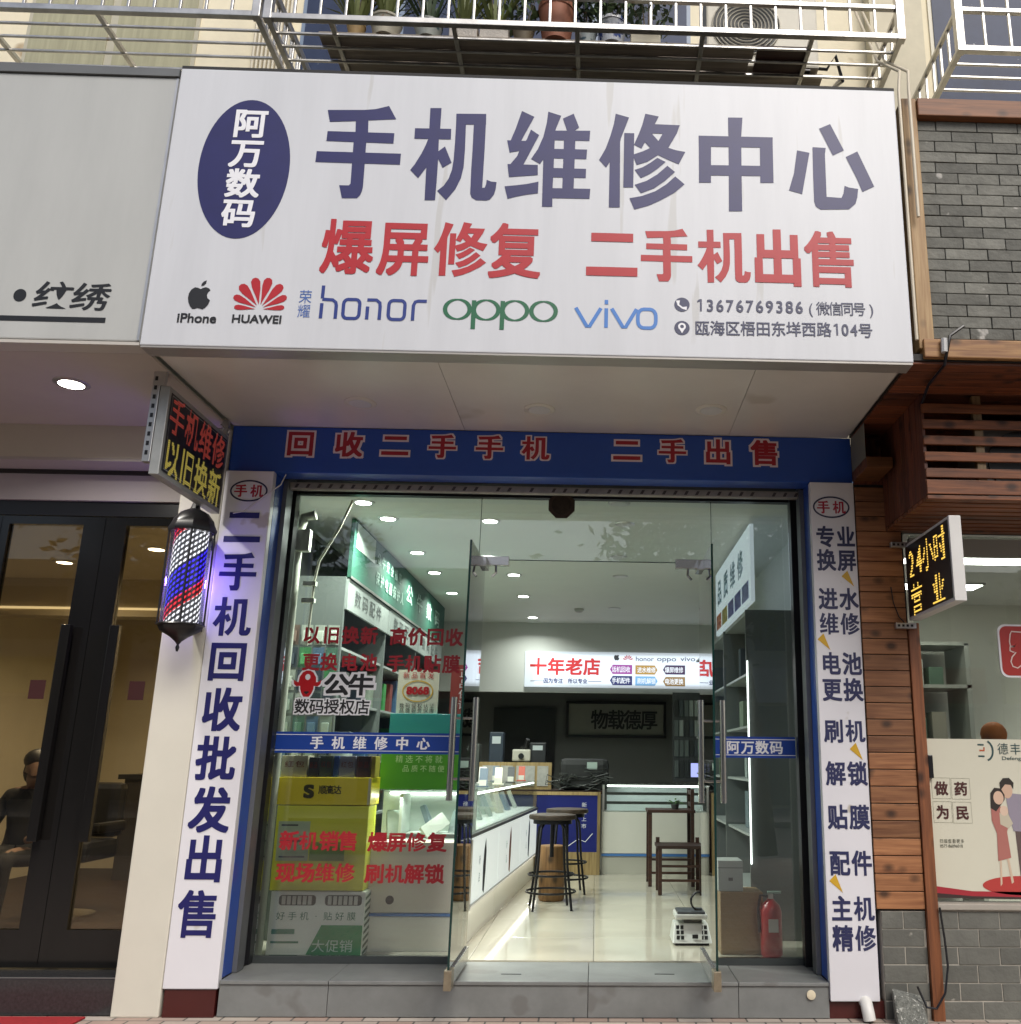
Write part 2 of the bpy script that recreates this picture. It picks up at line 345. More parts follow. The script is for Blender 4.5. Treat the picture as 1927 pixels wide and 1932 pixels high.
# headline: strokes measured on the board, reused wherever the same heavy character appears
STROKES = {
'手': (980, 320, [[(265,130),(800,130),(960,118),(1060,95),(1155,72),(1258,265),(860,282),(670,292),(295,302)],[(262,437),(1232,468),(1218,618),(245,580)],[(105,728),(1328,765),(1312,925),(85,885)],
  [(672,290),(855,280),(850,450),(822,620),(800,930),(775,1250),(760,1310),(735,1365),(690,1410),(470,1410),(430,1222),(570,1225),(595,1200),(615,920),(640,600),(668,440)]]),
'机': (1280, 320, [[(378,103),(540,103),(520,400),(500,560),(490,850),(470,1150),(445,1440),(292,1440),(318,960),(345,560),(362,400)],[(155,395),(680,405),(675,558),(145,548)],[(345,555),(430,560),(330,950),(200,1120),(85,1000),(150,920),(250,760),(310,640)],
  [(480,740),(590,660),(685,895),(555,970),(480,820)],[(755,185),(1188,188),(1185,345),(750,340)],[(752,300),(895,300),(880,700),(860,960),(820,1120),(740,1280),(605,1440),(475,1305),(570,1230),(640,1130),(690,1000),(715,850),(735,600)],
  [(1010,300),(1185,300),(1165,700),(1130,1260),(1165,1260),(1185,1210),(1195,1145),(1260,1170),(1338,1178),(1325,1280),(1300,1360),(1240,1430),(1190,1445),(1040,1440),(975,1400),(955,1340),(970,1000),(990,700)]]),
'维': (1580, 320, [[(330,145),(510,230),(315,585),(160,585),(240,400)],[(115,570),(410,580),(390,690),(290,725),(150,748)],[(460,415),(580,495),(350,925),(155,925),(260,800),(320,650),(400,560)],[(120,915),(560,928),(560,1075),(140,1105)],
  [(78,1238),(250,1222),(400,1205),(570,1170),(562,1340),(400,1360),(260,1385),(120,1420)],[(712,155),(900,215),(820,410),(780,560),(640,850),(590,915),(462,840),(560,700),(640,520),(690,320)],[(680,430),(810,430),(800,700),(790,970),(775,1250),(770,1535),(620,1535),(640,830)],
  [(925,255),(1080,185),(1160,385),(1085,440),(985,435)],[(790,430),(1320,432),(1310,580),(785,568)],[(780,695),(1275,705),(1265,845),(775,832)],[(770,972),(1260,985),(1255,1118),(765,1108)],[(760,1265),(1322,1275),(1310,1420),(755,1410)],[(940,560),(1105,565),(1080,1275),(915,1270)]]),
'修': (1860, 320, [[(405,185),(600,240),(480,545),(470,600),(465,1545),(305,1545),(318,890),(265,965),(165,855),(260,690),(330,500),(380,330)],[(530,465),(675,468),(660,1255),(515,1255)],[(835,185),(1030,225),(975,335),(945,470),(830,600),(780,690),(670,635),(740,480),(790,350)],
  [(940,335),(1335,352),(1290,478),(900,470)],[(1090,470),(1292,470),(1168,682),(1020,785),(870,880),(710,930),(650,780),(800,730),(910,680),(1025,580)],[(900,465),(930,475),(1025,580),(1170,680),(1280,715),(1415,740),(1320,918),(1180,860),(1020,785),(905,680),(830,600)],
  [(1010,825),(1130,885),(1010,985),(900,1060),(770,1120),(680,1000),(800,960),(910,895)],[(1155,940),(1265,1030),(1120,1160),(960,1270),(770,1340),(680,1215),(850,1160),(1010,1065)],[(1270,1095),(1405,1210),(1260,1330),(1060,1440),(880,1520),(675,1575),(605,1410),(780,1380),(980,1310),(1140,1210)]]),
'中': (2160, 320, [[(658,240),(868,242),(850,520),(855,1000),(865,1600),(672,1600),(670,940),(665,520)],[(232,503),(1308,528),(1305,680),(235,660)],[(235,600),(412,600),(412,1185),(238,1185)],[(1120,600),(1306,600),(1320,1188),(1128,1188)],[(400,930),(1140,942),(1140,1090),(400,1080)]]),
'心': (2440, 340, [[(375,625),(555,660),(500,980),(450,1260),(258,1205),(330,960)],[(600,578),(792,590),(780,680),(805,1300),(1020,1315),(1050,1250),(1065,1140),(1130,1165),(1262,1185),(1250,1310),(1225,1400),(1130,1480),(720,1485),(650,1440),(625,1370),(610,1000)],[(695,310),(855,243),(1055,625),(895,700)],[(1082,722),(1250,640),(1495,1150),(1325,1228),(1240,1030)]])}
CG['1'] = [[(-.01, -.36), (.12, -.36), (.12, .37), (.0, .37)], [(.0, .37), (-.01, .22), (-.17, .17), (-.17, .28)]]
EMW, EMH = S.sw(1100, 300, 178), S.sh(1100, 300, 200); CC = {}
for ch, (ox, oy, pgs) in STROKES.items():
    w_ = [[S.uv((ox+x*.21795)*.5964, (oy+y*.21795)*.5964) for x, y in pg] for pg in pgs]
    us, vs_ = [u for pg in w_ for u, v in pg], [v for pg in w_ for u, v in pg]
    CC[ch] = ((min(us)+max(us))/2, (min(vs_)+max(vs_))/2)
    CG[ch] = [[((u-CC[ch][0])/EMW*1.09, (v-CC[ch][1])/EMH*1.06) for u, v in pg] for pg in w_]
for ch in '手机维修中心':
    m = MBk(); put(m, SP, ch, CC[ch], EMW/1.09, EMH/1.06, bold=.05); part('character', m, navy, sign)
# second line
zr = (S.uv(655, 465)[1]+S.uv(1567, 489)[1])/2
for ch, x in (('爆', 655), ('屏', 762), ('修', 869), ('复', 972), ('二', 1155), ('手', 1258), ('机', 1366), ('出', 1467), ('售', 1567)):
    m = MBk(); u = S.uv(x, 477)[0]; put(m, SP, ch, (u, zr), S.sw(x, 477, 101), S.sh(x, 477, 108), bold=.022 if ch in '爆售屏复' else .034); part('character', m, red_print, sign)
# oval badge
bu, bz = S.uv(461, 317); rx = S.sw(461, 317, 172)/2; rz = S.sh(461, 317, 262)/2
badge = part('oval_badge', MB().poly(SP, ell(bu, bz, rx, rz, 64), .002, .0015), navy, sign)
for ch, x, y in (('阿', 471, 233), ('万', 464, 289), ('数', 457, 346), ('码', 450, 402)):
    m = MBk(); put(m, SP, ch, (bu+.004, S.uv(x, y)[1]), S.sw(x, y, 66), S.sh(x, y, 56), off=.0035, bold=.026); part('character', m, white_print, badge)
# maker marks
def px_shape(cx, cy, k, pts):
    u, v = S.uv(cx, cy); return [(u+x*k, v+y*k) for x, y in pts]
apple = [(0,.62),(.12,.70),(.3,.76),(.5,.68),(.6,.55),(.47,.42),(.42,.22),(.48,.02),(.65,-.12),(.58,-.38),(.43,-.62),(.26,-.74),(.08,-.68),(-.06,-.66),(-.22,-.72),(-.36,-.72),(-.5,-.56),(-.64,-.28),(-.7,.02),(-.68,.32),(-.56,.58),(-.36,.73),(-.16,.70)]
m = MB().poly(SP, px_shape(377, 563, .088, apple), .002)
m.poly(SP, px_shape(377, 563, .088, [(0,.82),(.02,1.0),(.14,1.15),(.3,1.22),(.28,1.02),(.16,.87)]), .002); part('fruit_logo', m, black_print, sign)
m = MBk(); latin(m, SP, 'iPhone', *S.uv(372, 600), S.sw(372, 601, 73), S.sh(372, 600, 24), bold=.02); part('maker_name', m, black_print, sign)
m = MB(); hu, hz = S.uv(490, 578)
for i, (a, L, w) in enumerate(((102, .17, .03), (78, .17, .03), (128, .165, .03), (52, .165, .03), (152, .145, .024), (28, .145, .024), (174, .12, .018), (6, .12, .018))):
    d = (math.cos(R(a)), math.sin(R(a))); nx = (-d[1], d[0])
    m.poly(SP, [(hu+d[0]*L*t+nx[0]*w*s_+d[0]*.012, hz+d[1]*L*t+nx[1]*w*s_-.02+d[1]*.02) for t, s_ in ((.06, 0), (.35, .35), (.7, .85), (.9, .9), (1, .55), (1.02, 0), (.97, -.5), (.85, -.75), (.6, -.62), (.3, -.25))], .002+i*.00005)
part('petal_logo', m, red_print, sign)
m = MBk(); latin(m, SP, 'HUAWEI', *S.uv(485, 602), S.sw(485, 602, 92), S.sh(485, 602, 21), bold=.025); part('maker_name', m, black_print, sign)
m = MBk(); row(m, SP, '荣耀', S.uv(577, 560), S.uv(574, 587), S.sw(575, 573, 25), S.sh(575, 573, 27)); part('maker_name', m, mat('steel_blue_print', '4a68a8', .4), sign)
def strokes(name, cx, cy, kx, ky, lines, w, m_):
    u, v = S.uv(cx, cy); m = MB()
    for i, (pts, closed) in enumerate(lines):
        m.ribbon(SP, [(u+x*kx, v+y*ky) for x, y in pts], w, .002+i*.00005, closed)
    part(name, m, m_, sign)
def rr(x0, x1, y0, y1, r=.12): return rrect(x0, x1, y0, y1, r, 4)
kx = S.sw(705, 580, 200)/5.0; ky = S.sh(705, 580, 42)
strokes('maker_name', 705, 583, kx, ky, [
    ([(-2.45, 1.0), (-2.45, .42)], False), ([(-2.45, .2), (-2.45, -.48)], False), ([(-2.45, .38), (-1.95, .36), (-1.8, .25), (-1.76, .1), (-1.76, -.48)], False),
    (rr(-1.42, -.66, -.45, .4, .2), True),
    ([(-.28, .1), (-.28, -.48)], False), ([(-.32, .4), (.12, .4), (.28, .28), (.31, .1), (.31, -.48)], False),
    (rr(.72, 1.48, -.45, .4, .2), True), ([(1.88, -.48), (1.88, .2), (1.96, .36), (2.1, .4), (2.5, .4)], False)], .0185, mat('royal_print', '23357c', .4))
ky = S.sh(944, 588, 40); kx = S.sw(944, 588, 212)/8.4
def ring(cx, cy, a, b, n=28): return [(cx+a*math.cos(2*math.pi*i/n), cy+b*math.sin(2*math.pi*i/n)) for i in range(n)]
wv = [.008+.016*abs(math.cos(2*math.pi*i/28)) for i in range(28)]
u0, v0 = S.uv(944, 588); m = MB()
for i, cx in enumerate((-3.2, -1.05, 1.1, 3.25)):
    m.ribbon(SP, [(u0+x*kx, v0+y*ky) for x, y in ring(cx, .06, .92, .46)], wv, .002+i*.00005, True)
for i, cx in enumerate((-1.98, .17)):
    m.ribbon(SP, [(u0+cx*kx, v0+.5*ky), (u0+cx*kx, v0-.85*ky)], .024, .0023+i*.00005)
part('maker_name', m, mat('green_print', '12603c', .4), sign)
kx = S.sw(1163, 600, 157)/4.3; ky = S.sh(1163, 600, 42)
strokes('maker_name', 1163, 600, kx, ky, [([(-2.1, .42), (-1.5, -.42), (-1.38, -.42), (-.8, .42)], False), ([(-.52, .42), (-.52, -.45)], False), ([(-.52, .8), (-.52, .6)], False),
    ([(-.24, .42), (.36, -.42), (.48, -.42), (1.05, .42)], False), (rr(1.12, 2.05, -.42, .42, .3), True)], .02, mat('sky_blue_print', '3f78c0', .4))
grey_navy = mat('grey_navy_print', '3a3d5a', .45)
for cx, cy in ((1287, 575), (1287, 619)):
    u, v = S.uv(cx, cy); r_ = S.sw(cx, cy, 29)/2
    ic = part('round_icon', MB().poly(SP, ell(u, v, r_, r_, 28), .002), grey_navy, sign)
    m = MB()
    if cy < 600: m.ribbon(SP, [(u-.022, v+.024), (u-.02, v-.002), (u+.002, v-.02), (u+.026, v-.022)], [.022, .01, .01, .022], .003)
    else:
        m.ribbon(SP, ring(u, v+.008, .016, .016, 14), .011, .003, True); m.poly(SP, [(u-.016, v-.004), (u, v-.032), (u+.016, v-.004)], .0031)
    part('icon_mark', m, white_print, ic)
m = MBk(); row(m, SP, '13676769386', S.uv(1321, 576), S.uv(1508, 580), S.sw(1415, 578, 29), S.sh(1415, 577, 31), bold=.02); part('phone_number', m, grey_navy, sign)
m = MBk(); row(m, SP, '(微信同号)', S.uv(1530, 582), S.uv(1644, 584), S.sw(1586, 583, 26), S.sh(1586, 583, 27), bold=.006); part('contact_note', m, grey_navy, sign)
m = MBk(); row(m, SP, '瓯海区梧田东垟西路', S.uv(1325, 619), S.uv(1555, 622), S.sw(1479, 621, 29), S.sh(1479, 621, 29), bold=.012)
row(m, SP, '104', S.uv(1578, 622), S.uv(1611, 623), S.sw(1594, 622, 27), S.sh(1594, 622, 30), bold=.02); put(m, SP, '号', S.uv(1633, 624), S.sw(1633, 624, 29), S.sh(1633, 624, 29), bold=.012)
part('address', m, grey_navy, sign)

# soffit under the sign
sof = thing('canopy_soffit', 'smooth beige soffit panel between white signboard and blue fascia', 'soffit', (-.4, -.6, ZB+.03))
for a, b in ((XL1+.003, -.92), (-.917, .86), (.863, XR2-.02)):
    part('panel', box(a, b, YS+.171, .028, ZB+.03, ZB+.05), soffit_m, sof)
SOF = ZB+.03
def downlight(x, y, z, r, lit, label, group, power=0, col=(1, .96, .88), e=12, ringc=None):
    t = thing('downlight', label, 'downlight', (x, y, z), group)
    part('trim_ring', sm(MB().lathe([(r*.8, -.001), (r*.82, -.008), (r*1.05, -.008), (r*1.16, -.003), (r*1.16, .001)], (x, y, z), 28)), ringc or alu, t)
    part('lens', MB().lathe([(r*.8, -.0092), (r*.8, -.004)], (x, y, z), 24), emit('lens_%s_%g' % ('warm' if col[2] < .8 else 'cool', e), col, e) if lit else mat('unlit_lens', (.6, .6, .58), .3), t)
    if power:
        l = bpy.data.lights.new('downlight_lamp', 'AREA'); l.shape = 'DISK'; l.size = r*1.5; l.energy = power; l.color = col; l.spread = R(150)
        lo = bpy.data.objects.new('downlight_lamp', l); COL.objects.link(lo); lo.parent = t; lo.location = (0, 0, -.02)
    return t
for i, (x, y) in enumerate(((680, 760), (1018, 772), (1342, 773))):
    p = fz(x, y, SOF); downlight(p.x, p.y, SOF, .085, False, ('left', 'middle', 'right')[i]+'most unlit downlight in the beige soffit under the shop sign' if i != 1 else 'middle unlit downlight in the beige soffit under the shop sign', 'unlit canopy downlights', ringc=mat('cream_ring', (.62, .58, .5), .4))

# blue fascia with outlined characters
fas = thing('fascia_board', 'deep blue fascia board with white-edged red Chinese characters', 'fascia', (-.38, .03, 3.265))
part('board', bv(box(XL1+.002, XR2+.0036, .03, .19, 3.265, ZF-.002), .004), blue_paint, fas)
F = PxPlane(.03)
zc = (F.uv(567, 836)[1]+F.uv(1443, 855)[1])/2
for ch, x in (('回', 567), ('收', 658), ('二', 746), ('手', 835), ('手', 924), ('机', 1011), ('二', 1183), ('手', 1269), ('出', 1355), ('售', 1443)):
    u = F.uv(x, 845)[0]; w, h = F.sw(x, 845, 54), F.sh(x, 845, 48)
    m = MBk(); put(m, F.pl, ch, (u, zc), w, h, bold=.1, off=.0015); o = part('character', m, mat('pink_white_outline', (.8, .68, .7), .4), fas)
    m = MBk(); put(m, F.pl, ch, (u, zc), w, h, bold=.03, off=.0035); part('character_face', m, mat('red_face', 'a82432', .4), o)

# ------------------------------------------------------------------ left and right strip signs
def strip(x0, x1, z0, z1, label):
    t = thing('strip_sign', label, 'sign', ((x0+x1)/2, 0, z0))
    part('panel', bv(box(x0, x1, 0, .058, z0, z1), .006), lightbox, t)
    return t
stl = strip(XL1, XL2, .152, 3.262, 'tall white strip sign with one column of large navy characters')
st_r = strip(XR1, XR2, .098, 3.26, 'tall white strip sign with paired navy characters and yellow arrows')
Z0 = PxPlane(0); P0 = Z0.pl
def oval(t, x, y, rxp, ryp):
    u, v = Z0.uv(x, y); a, b = Z0.sw(x, y, rxp*2)/2, Z0.sh(x, y, ryp*2)/2
    o = part('oval_ring', MB().ribbon(P0, ell(u, v, a, b, 48), .011, .002, True), mat('dark_ring_print', '26264a', .4), t)
    m = MBk(); row(m, P0, '手机', (u-a*.45, v), (u+a*.45, v), a*.75, b*1.35, bold=.02); part('oval_text', m, mat('crimson_print', 'a81f3a', .4), o)
oval(stl, 470, 926, 34, 19); oval(st_r, 1568.5, 957, 33, 19)
for ch, x, y in (('二', 453, 993), ('手', 448, 1078), ('机', 437, 1163), ('回', 427, 1247), ('收', 415, 1338), ('批', 405, 1430), ('发', 393, 1527), ('出', 382, 1620), ('售', 372, 1724)):
    m = MBk(); put(m, P0, ch, ((XL1+XL2)/2-.002, Z0.uv(x, y)[1]), .245, .268 if ch != '回' else .25, bold=.03 if ch != '售' else .022); part('character', m, navy2, stl)
ink = mat('ink_navy', '2c2f55', .45)
for s_, y in (('专业', 1013), ('换屏', 1057), ('进水', 1130), ('维修', 1177), ('电池', 1252), ('更换', 1301), ('刷机', 1379), ('解锁', 1459), ('贴膜', 1541), ('配件', 1628), ('主机', 1714), ('精修', 1770)):
    for k_, dx in ((0, -.062), (1, .073)):
        m = MBk(); put(m, P0, s_[k_], ((XR1+XR2)/2+dx+.004, Z0.uv(1590, y)[1]), .127, .148, bold=.026); part('character', m, ink, st_r)
for x, y in ((1601, 1091), (1556, 1210), (1617, 1417), (1579, 1666)):
    u, v = Z0.uv(x, y); part('arrow_mark', MB().poly(P0, [(u-.045, v+.012), (u-.005, v+.05), (u+.035, v-.055)], .002), mat('gold_print', 'c9a02e', .4), st_r)

# bases of the strips, pillars
solo('tiled_plinth', bv(box(XL1+.01, XL2-.01, .012, .3, 0, .15), .004), maroon, 'maroon tiled foot of the pillar below the left strip sign', 'pillar')
solo('tiled_plinth', bv(box(XR1-.02, XR2+.06, .03, .3, 0, .096), .004), maroon, 'maroon tiled foot of the pillar below the right strip sign', 'pillar')
solo('cream_pillar', bv(box(-2.734, XL1-.004, .004, .5, 0, 3.553), .01), cream_wall, 'plain cream pillar between glass salon door and left strip sign', 'pillar')
fr = thing('shopfront_frame', 'blue jambs with dark shutter tracks around the glass shopfront', 'frame', (-.4, .25, .2))
part('jamb', box(XL1+.002, XL2, .06, .3, .201, 3.263), blue_paint, fr)
part('jamb', box(XR1, XR2+.003, .06, .3, .201, 3.263), blue_paint, fr)
part('jamb_return', box(XL1+.002, XL2-.004, .302, .6, .2, 3.5), grey_track, fr)
part('jamb_return', box(XR1+.004, XR2+.003, .302, .6, .2, 3.5), grey_track, fr)
part('shutter_track', box(XL2+.001, XL2+.03, .2, .31, .2, 3.26), grey_track, fr)
part('shutter_track', box(XR1-.03, XR1-.001, .2, .31, .2, 3.26), grey_track, fr)
part('black_trim', box(XL2-.003, XL2+.022, .42, .52, .2, ZG+.03), black_m, fr)
part('black_trim', box(XR1-.05, XR1+.003, .42, .52, .2, ZG+.03), black_m, fr)
part('head_trim', box(XL2+.022, XR1-.05, .47, .53, ZG, ZG+.03), black_m, fr)
part('lintel', box(XL1-.003, XR2+.06, .192, .6, ZG+.09, 3.58), dark_gap, fr)
sh = thing('roller_shutter', 'rolled-up beige metal shutter edge above the glass doors', 'shutter', (-.38, .26, ZG+.02))
part('bottom_bar', bv(box(XL2+.03, XR1-.03, .24, .29, 3.212, 3.262), .006), mat('shutter_beige', (.45, .42, .36), .45, .3, var=.25, vscale=12), sh)
for i in range(46):
    x = XL2+.06+i*.076
    if random.random() < .75: part('slot', MB().poly(face(.2385), [(x, 3.222), (x+.02, 3.222), (x+.035, 3.25), (x+.015, 3.25)], 0), mat('slot_dark', (.1, .09, .08), .7), sh)

# step
step = thing('entrance_step', 'grey tiled entrance step across the phone shop front', 'step', (-.4, .3, 0))
part('core', box(XL2+.004, XR1-.004, .04, .6, 0, .17), dark_gap, step)
xs = [XL2+.002, -1.52, -.02, .86, XR1-.002]
for a, b in zip(xs, xs[1:]):
    part('tread_tile', bv(box(a+.0015, b-.0015, .012, .56, .175, ZST), .004), tile_grey, step)
    part('riser_tile', bv(box(a+.0015, b-.0015, .022, .042, .004, .1735), .003), tile_grey, step)
part('round_plug', sm(MB().lathe([(.026, 0), (.026, -.01), (.02, -.012)], (fy(1530, 1865, .02).x, .02, .13), 20, 'y')), mat('cream_plug', (.7, .62, .45), .4), step)
for x in (965, 1254):
    p = fz(x, 1838, ZST); part('floor_lock_slot', box(p.x-.06, p.x+.06, p.y-.008, p.y+.008, ZST, ZST+.002), black_m, step)

# ------------------------------------------------------------------ glazing
def pane(name, label, x0, x1, z0, z1, Y=YG, m_=None):
    t = thing(name, label, 'glass panel', ((x0+x1)/2, Y, z0))
    part('glass', box(x0, x1, Y-.006, Y+.006, z0, z1), m_ or glass_m, t)
    return t
gl = pane('glass_panel', 'fixed left glass pane covered with red lettering and a blue band', XL2+.024, -.842, .24, ZG)
gr = pane('glass_panel', 'narrow fixed right glass pane with a short blue lettered band', .792, XR1-.052, .24, ZG)
gt = pane('glass_panel', 'clear glass transom pane above the open double doors', -.84, .79, 2.80, ZG)
part('bottom_rail', box(XL2+.024, -.842, YG-.022, YG+.022, .197, .239), mat('rail_grey', (.08, .09, .09), .3, .6), gl)
part('bottom_rail', box(.792, XR1-.052, YG-.022, YG+.022, .197, .239), mat('rail_grey', (.08, .09, .09), .3, .6), gr)
for x in (-.841, .791): part('joint', box(x-.0015, x+.0015, YG-.0075, YG+.0075, 2.8, ZG), glass_edge, gt)
part('lower_edge', box(-.84, .79, YG-.0075, YG+.0075, 2.796, 2.7995), glass_edge, gt)
G = PxPlane(YG-.0075); GP = G.pl
red_film = mat('red_film', 'a51c28', .45)
def film(t, s_, xs_, y, w, h, m_, bold=.03, name='sticker_text'):
    for ch, x in zip(s_, xs_):
        m = MBk(); put(m, GP, ch, (G.uv(x, y)[0], G.uv(700, y)[1]), G.sw(x, y, w), G.sh(x, y, h), bold=bold, off=.0005); part(name, m, m_, t)
film(gl, '以旧换新', (588, 626, 662, 697), 1199, 33, 34, red_film)
film(gl, '高价回收', (752, 787, 822, 857), 1200, 34, 34, red_film)
film(gl, '更换电池', (587, 621, 659, 696), 1250, 33, 34, red_film)
film(gl, '手机贴膜', (747, 781, 816, 852), 1251, 34, 35, red_film)
film(gl, '新机销售', (546, 583, 621, 657), 1587, 38, 38, red_film)
film(gl, '现场维修', (539, 576, 613, 651), 1647, 38, 38, red_film)
film(gl, '爆屏修复', (713, 749, 786, 825), 1588, 38, 38, red_film)
film(gl, '刷机解锁', (707, 745, 782, 820), 1648, 38, 38, red_film)
band_m = mat('band_blue', '1a3f93', .35)
def band(t, x0, x1, y0, y1, s_, xs_, yy):
    z1_, z0_ = G.uv((x0+x1)/2, y0)[1], G.uv((x0+x1)/2, y1)[1]
    b = part('blue_band', MB().poly(GP, [(x0_, z) for x0_, z in ((t['x0'], z0_), (t['x1'], z0_), (t['x1'], z1_), (t['x0'], z1_))], .0003), band_m, t)
    for z in (z0_+.018, z1_-.018): part('white_line', MB().poly(GP, [(t['x0'], z-.002), (t['x1'], z-.002), (t['x1'], z+.002), (t['x0'], z+.002)], .0007), white_print, b)
    for ch, x in zip(s_, xs_):
        m = MBk(); put(m, GP, ch, (G.uv(x, yy)[0], (z0_+z1_)/2), G.sw(x, yy, 26), G.sh(x, yy, 26), bold=.022, off=.001); part('band_text', m, white_print, b)
gl['x0'], gl['x1'] = XL2+.026, -.844; gr['x0'], gr['x1'] = .795, XR1-.055
band(gl, 520, 865, 1382, 1422, '手机维修中心', (598, 638.5, 679, 719, 759, 799), 1404)
band(gr, 1352, 1502, 1390, 1430, '阿万数码', (1383, 1411, 1438, 1465), 1410)
for k_ in ('x0', 'x1'): del gl[k_]; del gr[k_]
# dealer sticker: bull head mark and black words with white edge
u, v = G.uv(580, 1290); k_ = G.sw(580, 1290, 50)/2
def bull(e): return [(u+x*k_*(1+e), v+y*k_*(1+e)) for x, y in [(-1.05,.30),(-1.0,-.02),(-.8,-.2),(-.52,-.16),(-.5,-.4),(-.38,-.72),(-.2,-.98),(.2,-.98),(.38,-.72),(.5,-.4),(.52,-.16),(.8,-.2),(1.0,-.02),(1.05,.30),(.82,.14),(.66,.12),(.62,.5),(.4,.85),(.15,1.0),(-.15,1.0),(-.4,.85),(-.62,.5),(-.66,.12),(-.82,.14)]]
st_ = part('bull_sticker', MB().poly(GP, bull(.18), .0003), white_print, gl)
part('bull_mark', MB().poly(GP, bull(0), .0008), mat('bull_red', 'b5161e', .3), st_)
part('bull_muzzle', MB().poly(GP, [(u-.02, v-.055), (u, v-.07), (u+.02, v-.055), (u+.012, v-.05), (u-.012, v-.05)], .0012), black_print, st_)
part('bull_shine', MB().poly(GP, ell(u, v+.045, .017, .02, 20), .0012), white_print, st_)
for s_, xs_, y, w, h, b in (('公牛', (636, 682), 1291, 50, 42, .05), ('数码授权店', (570, 598, 626, 655, 684), 1333, 29, 29, .03)):
    for ch, x in zip(s_, xs_):
        c = (G.uv(x, y)[0], G.uv(627, y)[1]); W, H = G.sw(x, y, w), G.sh(x, y, h)
        m = MBk(); put(m, GP, ch, c, W, H, bold=b+.075, off=.0003); o = part('sticker_outline', m, white_print, gl)
        m = MBk(); put(m, GP, ch, c, W, H, bold=b*.6, off=.0018); part('sticker_text', m, black_print, o)

# open door leaves
def leaf(x, s, label):
    t = thing('glass_door', label, 'door', (x, .13, .22))
    part('glass', box(x-.006, x+.006, -.23, .49, .3, 2.77), glass_m, t)
    part('edge', box(x-.0065, x+.0065, -.236, -.2305, .3, 2.77), glass_edge, t)
    part('bottom_rail', bv(box(x-.02, x+.02, -.236, .49, .215, .3), .004), steel, t)
    part('lock_block', bv(box(x-.022, x+.022, -.25, -.15, .2, .305), .004), mat('worn_brass', (.42, .36, .26), .35, .8, var=.2, vscale=20), t)
    top = part('top_pivot', bv(box(x-.03, x+.03, .34, .52, 2.72, 2.79), .004), steel, t)
    part('pivot_plate', bv(box(x-.06 if s < 0 else x-.17, x+.17 if s < 0 else x+.06, .478, .522, 2.755, 2.82), .004), steel, top)
    part('pivot_hook', MB().tube([(x-s*.08, .49, 2.755), (x-s*.085, .47, 2.7), (x-s*.06, .46, 2.67)], .009, 6), steel, top)
    for sx in (-1, 1):
        h = part('handle', sm(MB().tube([(x+sx*.066, -.12, 1.205), (x+sx*.066, -.12, 1.81)], .0195, 14)), mat('handle_steel', (.78, .75, .7), .2, 1, var=.05), t)
    for z in (1.33, 1.685): part('handle_post', sm(MB().tube([(x-.066, -.12, z), (x+.066, -.12, z)], .008, 8)), steel, t)
    return t
leaf(-.8, -1, 'left glass door leaf swung open towards the street with steel bar handle')
leaf(.705, 1, 'right glass door leaf swung open towards the street with steel bar handle')
p = fy(1060, 953, .46)
oc = thing('octagon_plaque', 'dark brown octagonal plaque hanging at the top of the glass transom', 'plaque', (p.x, .46, p.z))
part('plaque', bv(MB().lathe([(.1, 0), (.1, .02)], (p.x, .46, p.z), 8, 'y', R(22.5)), .003), mat('plaque_brown', (.07, .045, .03), .6, var=.3, vscale=15), oc)
part('inner_disc', MB().lathe([(.07, -.004), (.07, 0)], (p.x, .46, p.z), 24, 'y'), mat('plaque_brown2', (.05, .035, .022), .7, var=.4, vscale=30), oc)

# ================================================================== INSIDE THE PHONE SHOP
CEIL = 3.275
wall_in = mat('shop_wall', (.55, .56, .53), .7, var=.04)
struct('shop_ceiling', box(-2.4, 1.62, .6, 7.0, CEIL, CEIL+.05), mat('shop_ceiling_paint', (.62, .64, .6), .6, var=.03))
struct('shop_wall_left', box(-2.45, -2.4, .6, 8.7, 0, 3.4), wall_in)
struct('shop_wall_right', box(1.62, 1.68, .6, 8.7, 0, 3.4), wall_in)
struct('shop_bulkhead', box(-2.4, 1.62, 7.0, 7.1, 2.33, 3.4), wall_in)
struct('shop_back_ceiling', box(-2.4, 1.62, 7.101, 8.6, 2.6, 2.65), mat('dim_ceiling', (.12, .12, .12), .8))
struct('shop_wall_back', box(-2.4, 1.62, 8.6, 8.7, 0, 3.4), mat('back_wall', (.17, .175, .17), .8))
floor = struct('shop_floor', box(-2.4, 1.62, .58, 8.6, .1, .186), mat('grout', (.3, .28, .22), .8))
tile_m = mat('floor_tile', (.52, .49, .4), .09, var=.05, vscale=2, rnd=.02)
FT = .8; cnt = 0; tile_mesh = None
for i in range(5):
    for j in range(10):
        x0, y0 = -2.39+i*FT, .6+j*FT
        if tile_mesh is None:
            tile_mesh = bv(box(0, FT-.003, 0, FT-.003, 0, .01), .0015).mesh('tile', (0, 0, 0)); tile_mesh.materials.append(tile_m)
        o = bpy.data.objects.new('tile', tile_mesh); COL.objects.link(o); o.parent = floor
        o.location = Vector((x0, y0, .188))-floor.location
